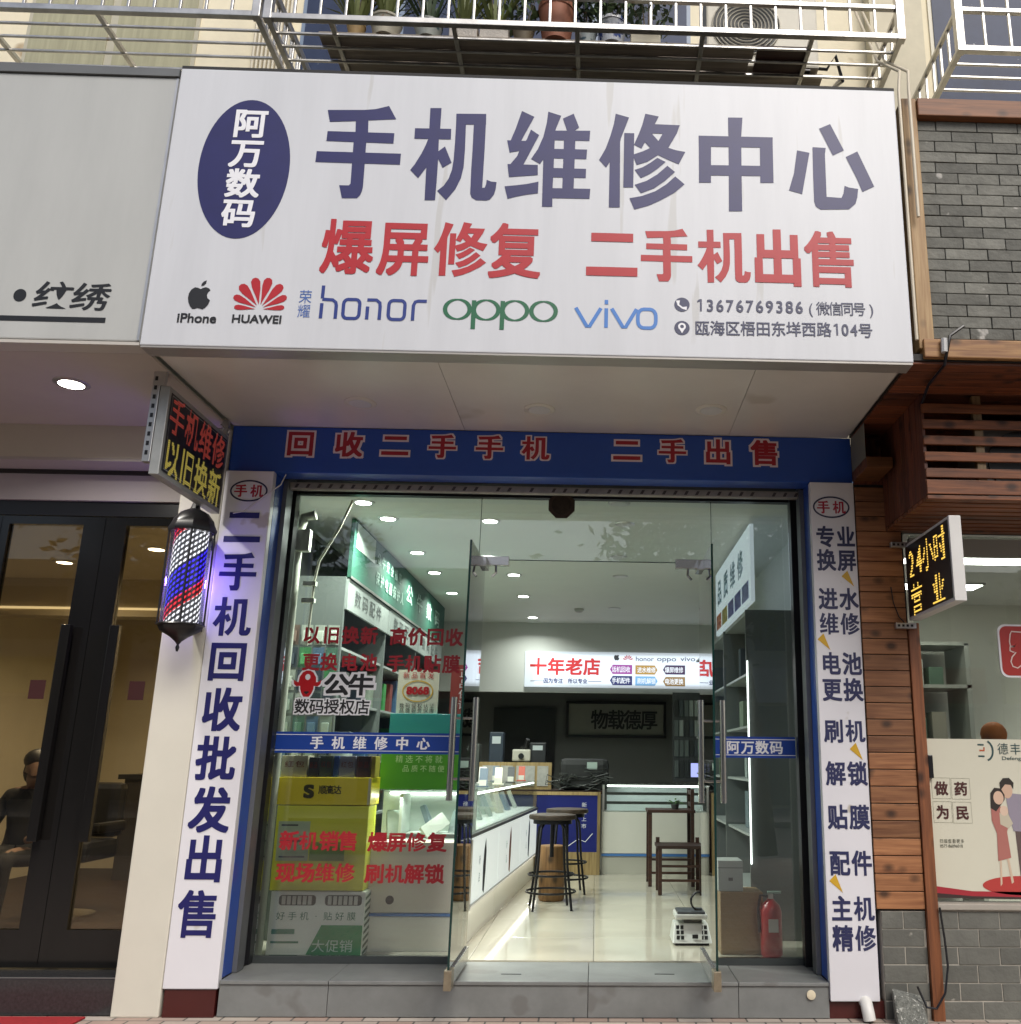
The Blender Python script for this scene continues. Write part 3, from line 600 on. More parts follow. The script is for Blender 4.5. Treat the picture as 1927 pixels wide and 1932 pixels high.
# ceiling downlights
cool = (.93, 1, .92)
rowA = [(-1.75, .78), (-1.67, 1.25), (-1.67, 2.5), (-1.67, 3.45), (-1.67, 4.65)]
rowB = [(-.87, 1.27), (-.87, 3.5), (-.87, 4.8), (-.87, 6.46)]
rowC = [(.14, .68), (.2, 1.3), (.18, 2.54), (.22, 3.5), (.2, 5.6)]
ordn = ('nearest', 'second', 'third', 'fourth', 'farthest')
for i, (x, y) in enumerate(rowA): downlight(x, y, CEIL, .072, True, ordn[i]+' lit downlight from the door in the ceiling row beside the green shelf board', 'lit ceiling downlights', (30, 30, 20, 15, 13)[i], cool, 14)
for i, (x, y) in enumerate(rowB): downlight(x, y, CEIL, .072, True, ('nearest', 'second', 'third', 'farthest')[i]+' lit downlight from the door in the ceiling row over the glass counter front', 'lit ceiling downlights', (38, 18, 15, 12)[i], cool, 14)
for i, (x, y) in enumerate(rowC): downlight(x, y, CEIL, .07, False, ('nearest', 'second', 'third', 'fourth', 'farthest')[i]+' unlit ceiling downlight from the door in the right ceiling row', 'unlit ceiling downlights')
p = fz(1093, 1149, CEIL)
sd = thing('smoke_detector', 'small round smoke detector on the shop ceiling near the back', 'detector', (p.x, p.y, CEIL))
part('body', sm(MB().lathe([(.06, 0), (.06, -.02), (.04, -.04), (.02, -.045)], (p.x, p.y, CEIL), 20)), mat('detector_white', (.4, .4, .38), .5), sd)

# lit sign on the bulkhead
ls = thing('lit_sign', 'glowing white lightbox on back bulkhead with red characters and coloured tags', 'sign', (.4, 6.98, 2.4))
A = fy(992, 1228, 6.98); B = fy(1330, 1302, 6.98)
part('panel', box(A.x, 1.6, 6.96, 6.999, 2.4, 2.88), emit('lightbox_glow', (.84, .92, 1.0), .42), ls)
L7 = PxPlane(6.958)
m = MBk(); row(m, L7.pl, '十年老店', L7.uv(1016, 1257), L7.uv(1117, 1258), L7.sw(1060, 1257, 33), L7.sh(1060, 1257, 33), bold=.03); part('sign_text', m, emit('lit_red', 'c8181c', .35), ls)
m = MBk(); row(m, L7.pl, '因为专注 所以专业', L7.uv(1030, 1284), L7.uv(1104, 1285), L7.sw(1060, 1284, 9.5), L7.sh(1060, 1284, 10), bold=.02); part('sign_text', m, navy, ls)
m = MB().poly(L7.pl, [L7.uv(1001, 1285), L7.uv(1026, 1285), L7.uv(1026, 1284), L7.uv(1001, 1284)], .001); m.poly(L7.pl, [L7.uv(1110, 1286), L7.uv(1135, 1286), L7.uv(1135, 1285), L7.uv(1110, 1285)], .001); part('rule_line', m, navy, ls)
m = MB().poly(L7.pl, [(L7.uv(1164, 1241)[0]+x*.055, L7.uv(1164, 1241)[1]+y*.05) for x, y in apple], .001); part('fruit_logo', m, black_print, ls)
m = MB(); uu, vv = L7.uv(1185, 1246)
for i, a in enumerate((20, 50, 75, 105, 130, 160)): m.poly(L7.pl, [(uu+math.cos(R(a+d))*r_, vv+math.sin(R(a+d))*r_) for d, r_ in ((0, .012), (-9, .06), (0, .075), (9, .06))], .001+i*.00005)
part('petal_logo', m, red_print, ls)
for w_, x, ww in (('honor', 1217, 34), ('oppo', 1258, 36), ('vivo', 1298, 28)):
    m = MBk(); latin(m, L7.pl, w_, *L7.uv(x, 1243), L7.sw(x, 1243, ww), L7.sh(x, 1243, 12)); part('maker_name', m, grey_navy, ls)
tags = (('话机回收', 1172, 1263, 'a03a98', -1), ('进水维修', 1220, 1264, 'b88f3c', 1), ('爆屏维修', 1272, 1264, '3c1f4a', -1), ('手机配件', 1172, 1284, '1f2468', -1), ('刷机解锁', 1220, 1285, '7ab2e0', 1), ('电池更换', 1272, 1286, '9a7a48', -1))
for s_, x, y, c, d in tags:
    u, v = L7.uv(x, y); w, h = .152, .062
    pts = [(u-d*w, v-h), (u+d*w*.75, v-h), (u+d*w, v), (u+d*w*.75, v+h), (u-d*w, v+h)]
    o = part('coloured_tag', MB().poly(L7.pl, pts, .001), emit('tag_'+c, c, .35), ls)
    m = MBk(); row(m, L7.pl, s_, (u-.095, v), (u+.095, v), .065, .085, bold=.01, off=.003); part('tag_text', m, white_print, o)
lp = bpy.data.lights.new('lightbox_lamp', 'AREA'); lp.shape = 'RECTANGLE'; lp.size = 2.4; lp.size_y = .4; lp.energy = 4; lp.color = (.86, .93, 1)
lo = bpy.data.objects.new('lightbox_lamp', lp); COL.objects.link(lo); lo.parent = ls; lo.location = (-.05, -.04, .24); lo.rotation_euler = (R(90), 0, 0)

# ---- left wall shelving with green header
gs = thing('wall_shelf', 'tall grey display shelving on left wall under a dark green header board', 'shelf', (-2.15, 3.4, .19))
XS = -1.95
part('header_board', box(XS, XS+.03, 1.25, 5.75, 2.8, 3.265), mat('header_green', '1f5242', .7, var=.05), gs)
part('header_trim', box(XS+.031, XS+.036, 1.25, 5.75, 2.79, 2.81), alu, gs)
LX = Plane((XS+.033, 0, 0), (0, 1, 0))
part('header_label', MB().poly(LX, [(1.32, 3.05), (1.95, 3.05), (1.95, 3.25), (1.32, 3.25)], .001), mat('pale_label', (.45, .52, .47), .5), gs)
m = MBk(); row(m, LX, '公牛安全插座', (2.1, 3.12), (3.0, 3.12), .13, .11, bold=.01); row(m, LX, '保护电器保护人', (2.1, 2.95), (3.15, 2.95), .14, .12, bold=.012); row(m, LX, '公牛数码', (3.5, 3.05), (5.2, 3.05), .34, .2, bold=.015); part('header_text', m, mat('mint_print', (.36, .5, .44), .9), gs)
for j, (y0, y1) in enumerate(((1.25, 2.7), (2.72, 4.2), (4.22, 5.75))):
    lab = part('lower_label', box(XS, XS+.02, y0, y1, 2.55, 2.785), mat('grey_label', (.24, .265, .25), .5), gs)
    m = MBk(); row(m, Plane((XS+.021, 0, 0), (0, 1, 0)), '数码配件', (y0+.3, 2.67), (y1-.4, 2.67), .2, .14); part('label_text', m, mat('label_ink', (.05, .055, .055), .5), lab)
shelf_dark = mat('shelf_dark', (.1, .11, .11), .5)
part('back_panel', box(-2.398, -2.36, 1.25, 5.75, .19, 3.2), shelf_dark, gs)
for y in (1.25, 2.71, 4.21, 5.74): part('upright', box(-2.36, XS, y-.02, y+.02, .19, 2.8), mat('upright_dark', (.1, .115, .108), .45), gs)
for z in (.5, .95, 1.4, 1.85, 2.25): part('shelf_board', box(-2.36, XS-.02, 1.27, 5.72, z, z+.02), mat('upright_grey', (.28, .3, .29), .45), gs)
cols = ['2e5c48', '1d2733', '7a8578', '32506e', '6c2f2a', '54605a', '99a19a', '3b3f3c', '2f7a3e']
ORD = ['first', 'second', 'third', 'fourth', 'fifth', 'sixth', 'seventh', 'eighth', 'ninth', 'tenth', 'eleventh', 'twelfth', 'thirteenth', 'fourteenth', 'fifteenth', 'sixteenth']
CN = {'2e5c48': 'dark green', '1d2733': 'blue-black', '7a8578': 'sage grey', '32506e': 'slate blue', '6c2f2a': 'dark red', '54605a': 'grey', '99a19a': 'pale grey', '3b3f3c': 'charcoal', '2f7a3e': 'green', '6b7a80': 'steel grey', '9aa6a4': 'pale grey', '39464e': 'dark slate', '7c8a78': 'sage', '4b5560': 'slate'}
for z, zn in ((.97, 'lowest'), (1.42, 'middle'), (1.87, 'highest')):
    k_ = 0
    for y in [1.4+.28*i for i in range(15)]:
        if random.random() < .8:
            h = random.uniform(.15, .34); w = random.uniform(.1, .22); c = random.choice(cols)
            solo('boxed_accessory', bv(box(-2.3, XS-.06, y, y+w, z, z+h), .003), mat('pack_'+c, c, .5), CN[c]+' box, '+ORD[k_]+' from the street on the '+zn+' filled left wall shelf', 'box', 'boxed accessories on the left wall shelves'); k_ += 1
# packs hung on the end of the shelving, facing the street
hc = ['3d5a4c', '27303a', '6f7a72', '2f6a3c', '54423a', '8a8f86', '1f2a2c', '40566a']
hn = {'3d5a4c': 'deep green', '27303a': 'navy black', '6f7a72': 'grey', '2f6a3c': 'green', '54423a': 'brown', '8a8f86': 'pale', '1f2a2c': 'black', '40566a': 'blue-grey'}
for r_ in range(7):
    for q_ in range(4):
        x, z = -2.35+q_*.1, 2.42-r_*.17; c = random.choice(hc)
        t = thing('blister_pack', hn[c]+' blister pack, '+ORD[r_]+' row down and '+ORD[q_]+' from the left at the shelf end', 'pack', (x+.04, 1.22, z-.14), 'blister packs on the shelf end')
        part('card', box(x, x+.085, 1.222+random.uniform(0, .004), 1.2285, z-.15, z), mat('card_'+c, c, .4), t); part('blister', bv(box(x+.015, x+.07, 1.205, 1.2215, z-.13, z-.045), .006), mat('bl_'+c, tuple(min(1, v*1.6+.02) for v in srgb(c)), .15), t)
# things in the left window, floor to shelf
def carton(name, x0, x1, y0, y1, z0, z1, m_, label, cat='carton'):
    t = thing(name, label, cat, ((x0+x1)/2, (y0+y1)/2, z0)); part('body', bv(box(x0, x1, y0, y1, z0, z1), .004), m_, t); return t
W = PxPlane(.698); WP = W.pl
yel = mat('yellow_card', 'ead530', .4, var=.06); yel2 = mat('yellow_poster', 'e6e645', .4, var=.06)
c1 = carton('display_box', -2.115, -1.50, .7, .95, .197, .59, mat('white_card', (.78, .82, .77), .4), 'white and green screen-film display box at bottom of the left window', 'box')
m = MB()
for x in (-2.06, -1.76):
    part('window_slot', MB().poly(WP, rrect(x, x+.24, .505, .568, .02), .002), mat('slot_black', (.03, .04, .035), .4), c1)
    for i in range(6): part('film_edge', box(x+.02+i*.034, x+.044+i*.034, .692, .6945, .51, .563), mat('film_edge', (.5, .52, .48) if x < -1.9 else (.07, .1, .08), .4), c1)
m = MBk(); row(m, WP, '好手机·贴好膜', (-2.04, .44), (-1.58, .44), .06, .055); part('print', m, mat('teal_ink', '3c7a62', .4), c1)
part('green_field', MB().poly(WP, [(-1.86, .2), (-1.503, .2), (-1.503, .385), (-1.77, .385)], .002), mat('pack_green', '2f8a55', .4), c1)
m = MB().poly(WP, [(-2.09, .33), (-1.94, .33), (-1.94, .36), (-2.09, .36)], .002); m.poly(WP, [(-2.09, .275), (-1.91, .275), (-1.91, .287), (-2.09, .287)], .002); part('print', m, mat('teal_ink', '3c7a62', .4), c1)
m = MBk(); row(m, WP, '大促销', (-1.78, .26), (-1.6, .26), .09, .08, off=.004); part('print', m, mat('pale_mint', (.55, .7, .65), .4), c1)
m = MB()
for i in range(9): m.poly(Plane((-1.4985, 0, 0), (0, 1, 0)), [(.71, .2+i*.042), (.94, .23+i*.042), (.94, .25+i*.042), (.71, .22+i*.042)], .001)
part('side_stripe', m, mat('pack_dgreen', '2a4f3a', .4), c1)
c2 = carton('display_box', -2.13, -1.52, .7, .93, .595, 1.13, yel2, 'tall yellow display box behind red window lettering', 'box')
part('white_sheet', MB().poly(WP, [(-2.11, .78), (-1.9, .78), (-1.9, 1.03), (-2.11, 1.03)], .002), mat('pale_sheet', (.5, .6, .4), .4), c2)
part('green_patch', MB().poly(WP, [(-1.89, .78), (-1.66, .78), (-1.66, .9), (-1.89, .9)], .002), mat('leaf_patch', '7fa03a', .4), c2)
m = MB()
for i in range(3): m.poly(WP, [(-2.09, 1.0-i*.1), (-1.98+.03*i, 1.0-i*.1), (-1.98+.03*i, 1.01-i*.1), (-2.09, 1.01-i*.1)], .003)
part('print', m, black_print, c2)
c3 = carton('display_box', -2.14, -1.515, .7, .96, 1.135, 1.315, yel, 'flat yellow carton with black S emblem topping the window stack', 'box')
m = MBk(); latin(m, WP, 'S', -1.93, 1.225, .06, .11, bold=.05); row(m, WP, '顺高达', (-1.84, 1.235), (-1.74, 1.235), .055, .06, bold=.02); part('emblem', m, mat('ink_olive', '3a3410', .4), c3)
part('tape_edge', MB().poly(WP, [(-1.535, 1.137), (-1.517, 1.137), (-1.517, 1.313), (-1.535, 1.313)], .002), mat('tape_pale', (.6, .58, .4), .3), c3)
xx = -2.14
for i, (w, h, c, nm) in enumerate(((.18, .14, 'b5b09a', 'cream'), (.07, .13, '2a2c33', 'black'), (.09, .14, '3c4640', 'dark grey'), (.035, .14, '2a4f94', 'blue'), (.11, .14, '8f92a6', 'lilac'), (.1, .14, '47302f', 'dark red'), (.03, .14, 'c0b14a', 'yellow'))):
    t = thing('upright_pack', nm+' upright pack in the row on top of the yellow carton', 'pack', (xx+w/2, .78, 1.316), 'packs on the yellow carton')
    part('body', bv(box(xx+.002, xx+w-.002, .72, .86, 1.316, 1.316+h), .002), mat('upack_'+c, c, .45), t)
    if w > .06:
        m = MBk(); row(m, face(.7195), '新品' if i % 2 else '红包', (xx+w*.3, 1.316+h*.6), (xx+w*.7, 1.316+h*.6), w*.36, .045); part('print', m, mat('pack_ink', '7a2a24' if i in (0,) else 'a09a90', .5), t)
    xx += w+.004

# ---- counters
cw = mat('counter_white', (.7, .69, .62), .3, var=.03)
cg = glass('counter_glass', (.94, .97, .955), .35)
blue_edge = mat('blue_edge', '4a7ab8', .4)
fc = thing('display_counter', 'glass-topped white display counter facing the street behind left pane', 'counter', (-1.2, 1.05, .19))
part('plinth', bv(box(-1.55, -.87, .86, 1.3, .197, .415), .003), cw, fc)
part('blue_strip', box(-1.555, -.865, .85, .858, .418, .436), blue_edge, fc)
part('cabinet', bv(box(-1.555, -.865, .852, 1.3, .44, .888), .003), mat('counter_beige', (.64, .6, .52), .35), fc)
part('cable_hole', MB().lathe([(.028, 0), (.028, -.003)], (-1.37, .8515, .52), 20, 'y'), black_m, fc)
part('lit_rim', box(-1.555, -.865, .853, .87, .89, .905), emit('rim_glow', (1, .97, .8), 1.6), fc)
part('glass_front', box(-1.55, -.87, .858, .866, .906, 1.215), cg, fc)
part('case_light', box(-1.5, -.92, 1.245, 1.262, 1.19, 1.205), emit('case_glow', (.95, 1, .93), 5), fc)
cl = bpy.data.lights.new('case_lamp', 'AREA'); cl.shape = 'RECTANGLE'; cl.size = .6; cl.size_y = .05; cl.energy = 2.2; cl.color = (.95, 1, .92)
co_ = bpy.data.objects.new('case_lamp', cl); COL.objects.link(co_); co_.parent = fc; co_.location = (0, -.05, 1.0); co_.rotation_euler = (R(-20), 0, 0)
part('glass_top', box(-1.555, -.865, .855, 1.3, 1.217, 1.23), cg, fc)
part('post', box(-1.553, -1.533, .854, .874, .906, 1.216), alu, fc)
part('back_board', box(-1.55, -.87, 1.27, 1.3, .889, 1.216), mat('pale_back', (.68, .73, .68), .5), fc)
def phone(x, y, z, a, label, c='e3e4df'):
    t = thing('boxed_phone', label, 'phone box', (x, y, z)); m = MB(); m.box(-.05, .05, -.02, .02, 0, .2); m.bev = .004
    me = m.mesh('body', (0, 0, 0)); me.materials.append(mat('pbox_'+c, c, .35)); o = bpy.data.objects.new('body', me); COL.objects.link(o); o.parent = t
    t.rotation_euler = a; return t
phone(-1.2, 1.02, .93, (R(-35), R(52), 0), 'long pale phone box lying tilted in the street-facing glass counter', 'd8dcd2')
phone(-1.42, 1.1, .9, (R(-30), 0, R(20)), 'pale grey phone box leaning at left inside the street-facing counter', 'aab4ac')
phone(-1.0, 1.12, .9, (R(-30), 0, R(-15)), 'grey-blue phone box leaning at right inside the street-facing counter', '93a0a0')
# side counter along the left, slightly angled
a0, a1 = Vector((-.862, 1.0, 0)), Vector((-.63, 5.0, 0)); dr = (a1-a0).normalized(); nr = Vector((dr.y, -dr.x, 0))
sc_ = thing('side_counter', 'long white glass-topped counter with glowing picture panels running into the shop', 'counter', (-.95, 3, .19))
def slab(t0, t1, n0, n1, z0, z1):
    P_ = lambda t, n_, z: tuple(a0+dr*t+nr*n_+Vector((0, 0, z)))
    return MB().hexa([P_(t0, n0, z0), P_(t1, n0, z0), P_(t1, n1, z0), P_(t0, n1, z0)], [P_(t0, n0, z1), P_(t1, n0, z1), P_(t1, n1, z1), P_(t0, n1, z1)])
LEN = (a1-a0).length
for i in range(3):
    t0, t1 = LEN*i/3+.006, LEN*(i+1)/3-.006
    part('base_cabinet', slab(t0, t1, -.5, -.03, .197, .43), cw, sc_)
    part('light_panel', slab(t0, t1, -.5, -.012, .452, .902), emit('panel_glow', (.93, 1, .95), .5), sc_)
    tm = (t0+t1)/2
    SPn = Plane(a0+nr*-.0115, dr)
    part('phone_picture', MB().poly(SPn, [(tm+x, .66+y) for x, y in ((-.05, -.17), (.02, -.2), (.06, -.05), (.07, .1), (.03, .2), (-.03, .12), (-.06, 0))], .001), mat('panel_pic%d' % i, ('1e2a3a', 'a86a5c', '35455c')[i], .4), sc_)
    m = MBk(); row(m, Plane(a0+nr*-.0105, dr), '新品', (tm-.22, .72), (tm-.22, .6), .06, .07); part('panel_text', m, mat('panel_ink', '55606a', .4), sc_)
    part('glass_front', slab(t0, t1, -.03, -.022, .93, 1.2), cg, sc_)
part('lower_strip', slab(0, LEN, -.5, .0, .432, .45), alu, sc_)
part('upper_strip', slab(0, LEN, -.5, .0, .904, .928), mat('dark_strip', (.1, .1, .1), .4), sc_)
part('glass_top', slab(0, LEN, -.5, -.015, 1.202, 1.215), cg, sc_)
part('back_board', slab(0, LEN, -.52, -.5, .2, 1.2), mat('pale_back', (.68, .73, .68), .5), sc_)
part('case_light', slab(.05, LEN-.05, -.07, -.05, 1.185, 1.2), emit('case_glow', (.95, 1, .93), 5), sc_)
part('case_floor', slab(.02, LEN-.02, -.49, -.035, .929, .934), mat('case_white_floor', (.75, .77, .73), .4), sc_)
part('base_light', slab(.05, LEN-.05, -.06, -.032, .19, .1965), emit('base_glow', (1, .98, .86), 6), sc_)
ll = bpy.data.lights.new('base_lamp', 'AREA'); ll.shape = 'RECTANGLE'; ll.size = 3.8; ll.size_y = .03; ll.energy = 2.5; ll.color = (1, .97, .84)
lo = bpy.data.objects.new('base_lamp', ll); COL.objects.link(lo); lo.parent = sc_
pm = a0+dr*(LEN/2)+nr*.012+Vector((0, 0, .44)); lo.location = pm-sc_.location; lo.rotation_euler = (R(8), 0, math.atan2(dr.y, dr.x))
for i in range(14):
    t = .25+i*.27; q = a0+dr*t+nr*(-.22 if i % 2 else -.32)
    phone(q.x, q.y, .93, (R(-25), 0, R(80+random.uniform(-20, 20))), 'pale phone box inside the long side counter, '+ORD[i]+' from the street end', random.choice(['c9cdc2', 'a7b2ad', '8b98a0', 'd6d3c0']))['group'] = 'phone boxes in the side counter'
for i in range(9):                               # small goods standing on the counter glass
    t_ = .5+i*.4; q = a0+dr*t_+nr*(-.16-.22*(i % 2)); c_ = ('d9d9d2', '22262a', '5a6a78', 'b5482e', 'e0dcc6')[i % 5]; n_ = ('white', 'black', 'slate', 'orange-red', 'cream')[i % 5]
    t = thing('phone_stand', n_+' phone stand on the side counter glass, '+ORD[i]+' from the street end', 'stand', (q.x, q.y, 1.216), 'phone stands on the side counter')
    part('foot', bv(box(q.x-.05, q.x+.05, q.y-.04, q.y+.04, 1.216, 1.226), .003), mat('stand_'+c_, c_, .4), t); part('back', MB().hexa([(q.x-.035, q.y-.01, 1.227), (q.x+.035, q.y-.01, 1.227), (q.x+.035, q.y+.003, 1.227), (q.x-.035, q.y+.003, 1.227)], [(q.x-.035, q.y+.04, 1.37), (q.x+.035, q.y+.04, 1.37), (q.x+.035, q.y+.052, 1.37), (q.x-.035, q.y+.052, 1.37)]), mat('stand_'+c_, c_, .4), t)
    part('card', box(q.x-.03, q.x+.03, q.y-.035, q.y-.032, 1.227, 1.275), mat('price_card', (.7, .68, .6), .5), t)
# right back counter
bc = thing('back_counter', 'white back counter with glass display top beside the blue poster', 'counter', (.75, 5.5, .19))
part('plinth', box(.09, 1.6, 5.28, 5.8, .197, .39), mat('counter_beige2', (.46, .45, .39), .4), bc)
part('blue_strip', box(.085, 1.6, 5.265, 5.279, .394, .42), blue_edge, bc)
part('cabinet', box(.085, 1.6, 5.27, 5.8, .424, .87), cw, bc)
part('glass_front', box(.09, 1.6, 5.272, 5.28, .873, 1.17), cg, bc)
part('glass_top', box(.085, 1.6, 5.265, 5.8, 1.172, 1.19), cg, bc)
part('case_light', box(.14, 1.58, 5.29, 5.31, 1.15, 1.168), emit('case_glow', (.95, 1, .93), 5), bc)
part('frame_post', box(.086, .11, 5.268, 5.285, .872, 1.171), alu, bc)
for i, z in enumerate((.9, 1.0, 1.1)): part('inner_tier', box(.14, 1.58, 5.4+i*.1, 5.45+i*.1, z-.02, z+.05), mat('tier_pale', (.68, .74, .76), .4), bc)
# blue poster on wooden frame
bp_ = thing('framed_poster', 'dark blue poster in pale wooden frame standing behind the bar stools', 'poster', (-.32, 5.22, .19))
for n_, a in (('frame_side', (-.70, -.665, .2, 1.09)), ('frame_side', (.03, .065, .2, 1.09)), ('frame_top', (-.664, .029, 1.055, 1.09)), ('frame_board', (-.664, .029, .2, .44))):
    part(n_, box(a[0], a[1], 5.19, 5.23, a[2], a[3]), wood('pale_frame', 'b79e6d', '8c7448', 2, False), bp_)
part('sheet', box(-.664, .029, 5.2, 5.215, .441, 1.054), mat('poster_blue', '15206e', .35, var=.15, vscale=3), bp_)
m = MBk(); row(m, face(5.199), '新品上市', (-.12, .95), (-.12, .72), .06, .055); part('print', m, white_print, bp_)
m = MB().ribbon(face(5.199), [(-.3, .5), (-.18, .58), (-.1, .55), (-.02, .64)], .008, .001); part('signature_line', m, white_print, bp_)

# bar stools
iron = mat('stool_iron', (.02, .02, .022), .4, .7)
def stool(x, y, label):
    t = thing('bar_stool', label, 'stool', (x, y, .2), 'bar stools')
    part('seat', sm(MB().lathe([(.19, .735), (.205, .74), (.21, .755), (.205, .775), (.16, .782), (.0, .782)], (x, y, .2), 28)), wood('stool_seat', '4a3c2e', '261d17', 0, False), t)
    part('seat_rim', sm(MB().lathe([(.17, .7), (.17, .734)], (x, y, .2), 24)), iron, t)
    for k in range(4):
        a = R(45+90*k+8); c, s_ = math.cos(a), math.sin(a)
        pts = [(x+c*r_, y+s_*r_, .2+z) for r_, z in ((.02, .72), (.1, .715), (.15, .66), (.165, .55), (.18, .35), (.235, 0))]
        part('leg', sm(MB().tube(pts, .011, 8)), iron, t)
    for rz, rr_ in ((.28, .197), (.14, .214)):
        pts = [(x+rr_*math.cos(2*math.pi*i/24), y+rr_*math.sin(2*math.pi*i/24), .2+rz) for i in range(25)]
        part('foot_ring', sm(MB().tube(pts, .009, 6)), iron, t)
    part('screw_post', sm(MB().tube([(x, y, .2+.42), (x, y, .2+.72)], .018, 10)), iron, t)
    return t
stool(-.37, 2.75, 'nearer black iron bar stool with round wooden seat beside the glowing counter')
stool(-.27, 3.75, 'farther black iron bar stool half hidden behind the nearer one')
solo('wooden_stump', sm(MB().lathe([(.11, 0), (.12, .02), (.118, .25), (.122, .46), (.115, .475), (0, .476)], (-.385, 3.25, .2), 18)), wood('stump_wood', '8f6a40', '5f4428', 2), 'round wooden stump stool seen between the iron stool legs', 'stump')
# chairs at right
dkw = wood('dark_chair', '4a2c1e', '2a1812', 0, False)
def wchair(x0, x1, y0, y1, seat, top, label, back=True):
    t = thing('wooden_chair', label, 'chair', ((x0+x1)/2, (y0+y1)/2, .2), 'dark wooden chairs')
    for x in (x0, x1):
        part('leg', box(x-.018, x+.018, y0-.018, y0+.018, .2, seat if not back else top*.0+seat), dkw, t)
        part('leg', box(x-.018, x+.018, y1-.018, y1+.018, .2, top if x == x1 or not back else seat), dkw, t)
    part('seat', bv(box(x0-.03, x1+.03, y0-.03, y1+.03, seat, seat+.03), .004), dkw, t)
    for z in (.32, .45): part('stretcher', box(x0+.018, x1-.018, y0-.01, y0+.01, z, z+.022), dkw, t)
    if back:
        part('leg', box(x1-.018, x1+.018, y0-.018, y0+.018, seat+.031, top), dkw, t)
        for z in (top-.06, top-.18): part('back_rail', box(x1-.012, x1+.012, y0+.02, y1-.02, z, z+.04), dkw, t)
    return t
wchair(.58, 1.02, 4.25, 4.65, .92, 1.16, 'tall dark wooden chair holding a small plant by the back counter')
wchair(.64, 1.04, 3.62, 3.98, .62, .7, 'low dark wooden bench stool in front of the tall chair', False)
pl_ = thing('small_plant', 'tiny green potted plant on the tall wooden chair', 'plant', (.85, 4.4, .951))
part('pot', sm(MB().lathe([(.035, 0), (.045, .05), (.04, .05)], (.85, 4.4, .951), 14)), mat('pot_dark', (.05, .05, .05), .5), pl_)
m = MB()
for i in range(26):
    a = random.uniform(0, 6.28); r_ = random.uniform(.02, .1); h = random.uniform(.05, .1); c = Vector((.85+r_*math.cos(a), 4.4+r_*math.sin(a), .951+h)); d = Vector((math.cos(a), math.sin(a), .4)).normalized()*.03; s_ = Vector((-d.y, d.x, 0))*.5
    m.add([c-d, c+s_, c+d, c-s_], [(0, 1, 2, 3)])
part('leaves', m, mat('leaf_green', (.07, .16, .05), .6), pl_)
# counter scale with coiled cable
q = (.72, 1.22)
sc2 = thing('weighing_scale', 'white electronic scale with dark tray on the floor by the right door', 'scale', (q[0], q[1], .2))
wp = mat('scale_white', (.55, .56, .52), .35)
part('body', bv(MB().hexa([(.56, 1.1, .215), (.86, 1.1, .215), (.86, 1.38, .215), (.56, 1.38, .215)], [(.58, 1.2, .33), (.84, 1.2, .33), (.84, 1.36, .33), (.58, 1.36, .33)]), .006), wp, sc2)
part('foot', box(.58, .84, 1.12, 1.36, .2, .214), black_m, sc2)
part('neck', box(.65, .79, 1.22, 1.34, .331, .36), mat('neck_grey', (.12, .12, .12), .5), sc2)
part('tray', bv(box(.585, .85, 1.15, 1.4, .361, .395), .01), wp, sc2)
part('tray_mat', bv(box(.6, .835, 1.165, 1.385, .396, .41), .004), mat('tray_dark', (.05, .055, .06), .4), sc2)
for i in range(2):
    for j in range(3): part('button', box(.59+i*.03, .612+i*.03, 1.108+j*.026, 1.114+j*.026, .238+j*.03, .262+j*.03), black_m, sc2)
part('display_window', box(.7, .74, 1.108, 1.118, .245, .27), black_m, sc2)
pts = [(.76+.055*math.cos(i*.5), 1.26+.02*math.sin(i*.23), .47+.06*math.sin(i*.5)) for i in range(48)]
solo('coiled_cable', sm(MB().tube(pts, .006, 6)), black_m, 'black coiled cable lying on the white scale', 'cable')
carton('cardboard_box', .86, 1.15, .8, 1.08, .199, .59, mat('cardboard', (.28, .19, .1), .75, var=.12, vscale=6), 'brown cardboard box behind the narrow right pane')
c = carton('storage_box', .85, 1.02, .82, 1.05, .592, .79, mat('grey_plastic', (.42, .45, .43), .4), 'pale grey plastic box on top of the brown cardboard box', 'box')
part('lid_line', box(.848, 1.022, .818, .8195, .74, .746), mat('line_grey', (.2, .22, .21), .5), c)
part('front_label', box(.92, .95, .8165, .8195, .66, .68), mat('neck_grey', (.12, .12, .12), .5), c)
ex = thing('fire_extinguisher', 'red fire extinguisher standing behind the narrow right pane', 'extinguisher', (1.19, .74, .2))
part('cylinder', sm(MB().lathe([(.06, 0), (.072, .015), (.072, .28), (.06, .32), (.03, .345), (.02, .36)], (1.19, .74, .2), 24)), mat('fire_red', 'a01c22', .3), ex)
part('label', MB().box(1.16, 1.225, .664, .667, .36, .44), mat('paper_white', (.6, .58, .52), .6), ex)
part('valve', box(1.175, 1.205, .72, .76, .56, .59), alu, ex)
part('lever', box(1.17, 1.26, .73, .75, .592, .605), mat('mint_lever', (.35, .5, .42), .4), ex)
part('hose', sm(MB().tube([(1.17, .73, .575), (1.12, .73, .58), (1.105, .73, .5), (1.11, .73, .35)], .01, 8)), black_m, ex)
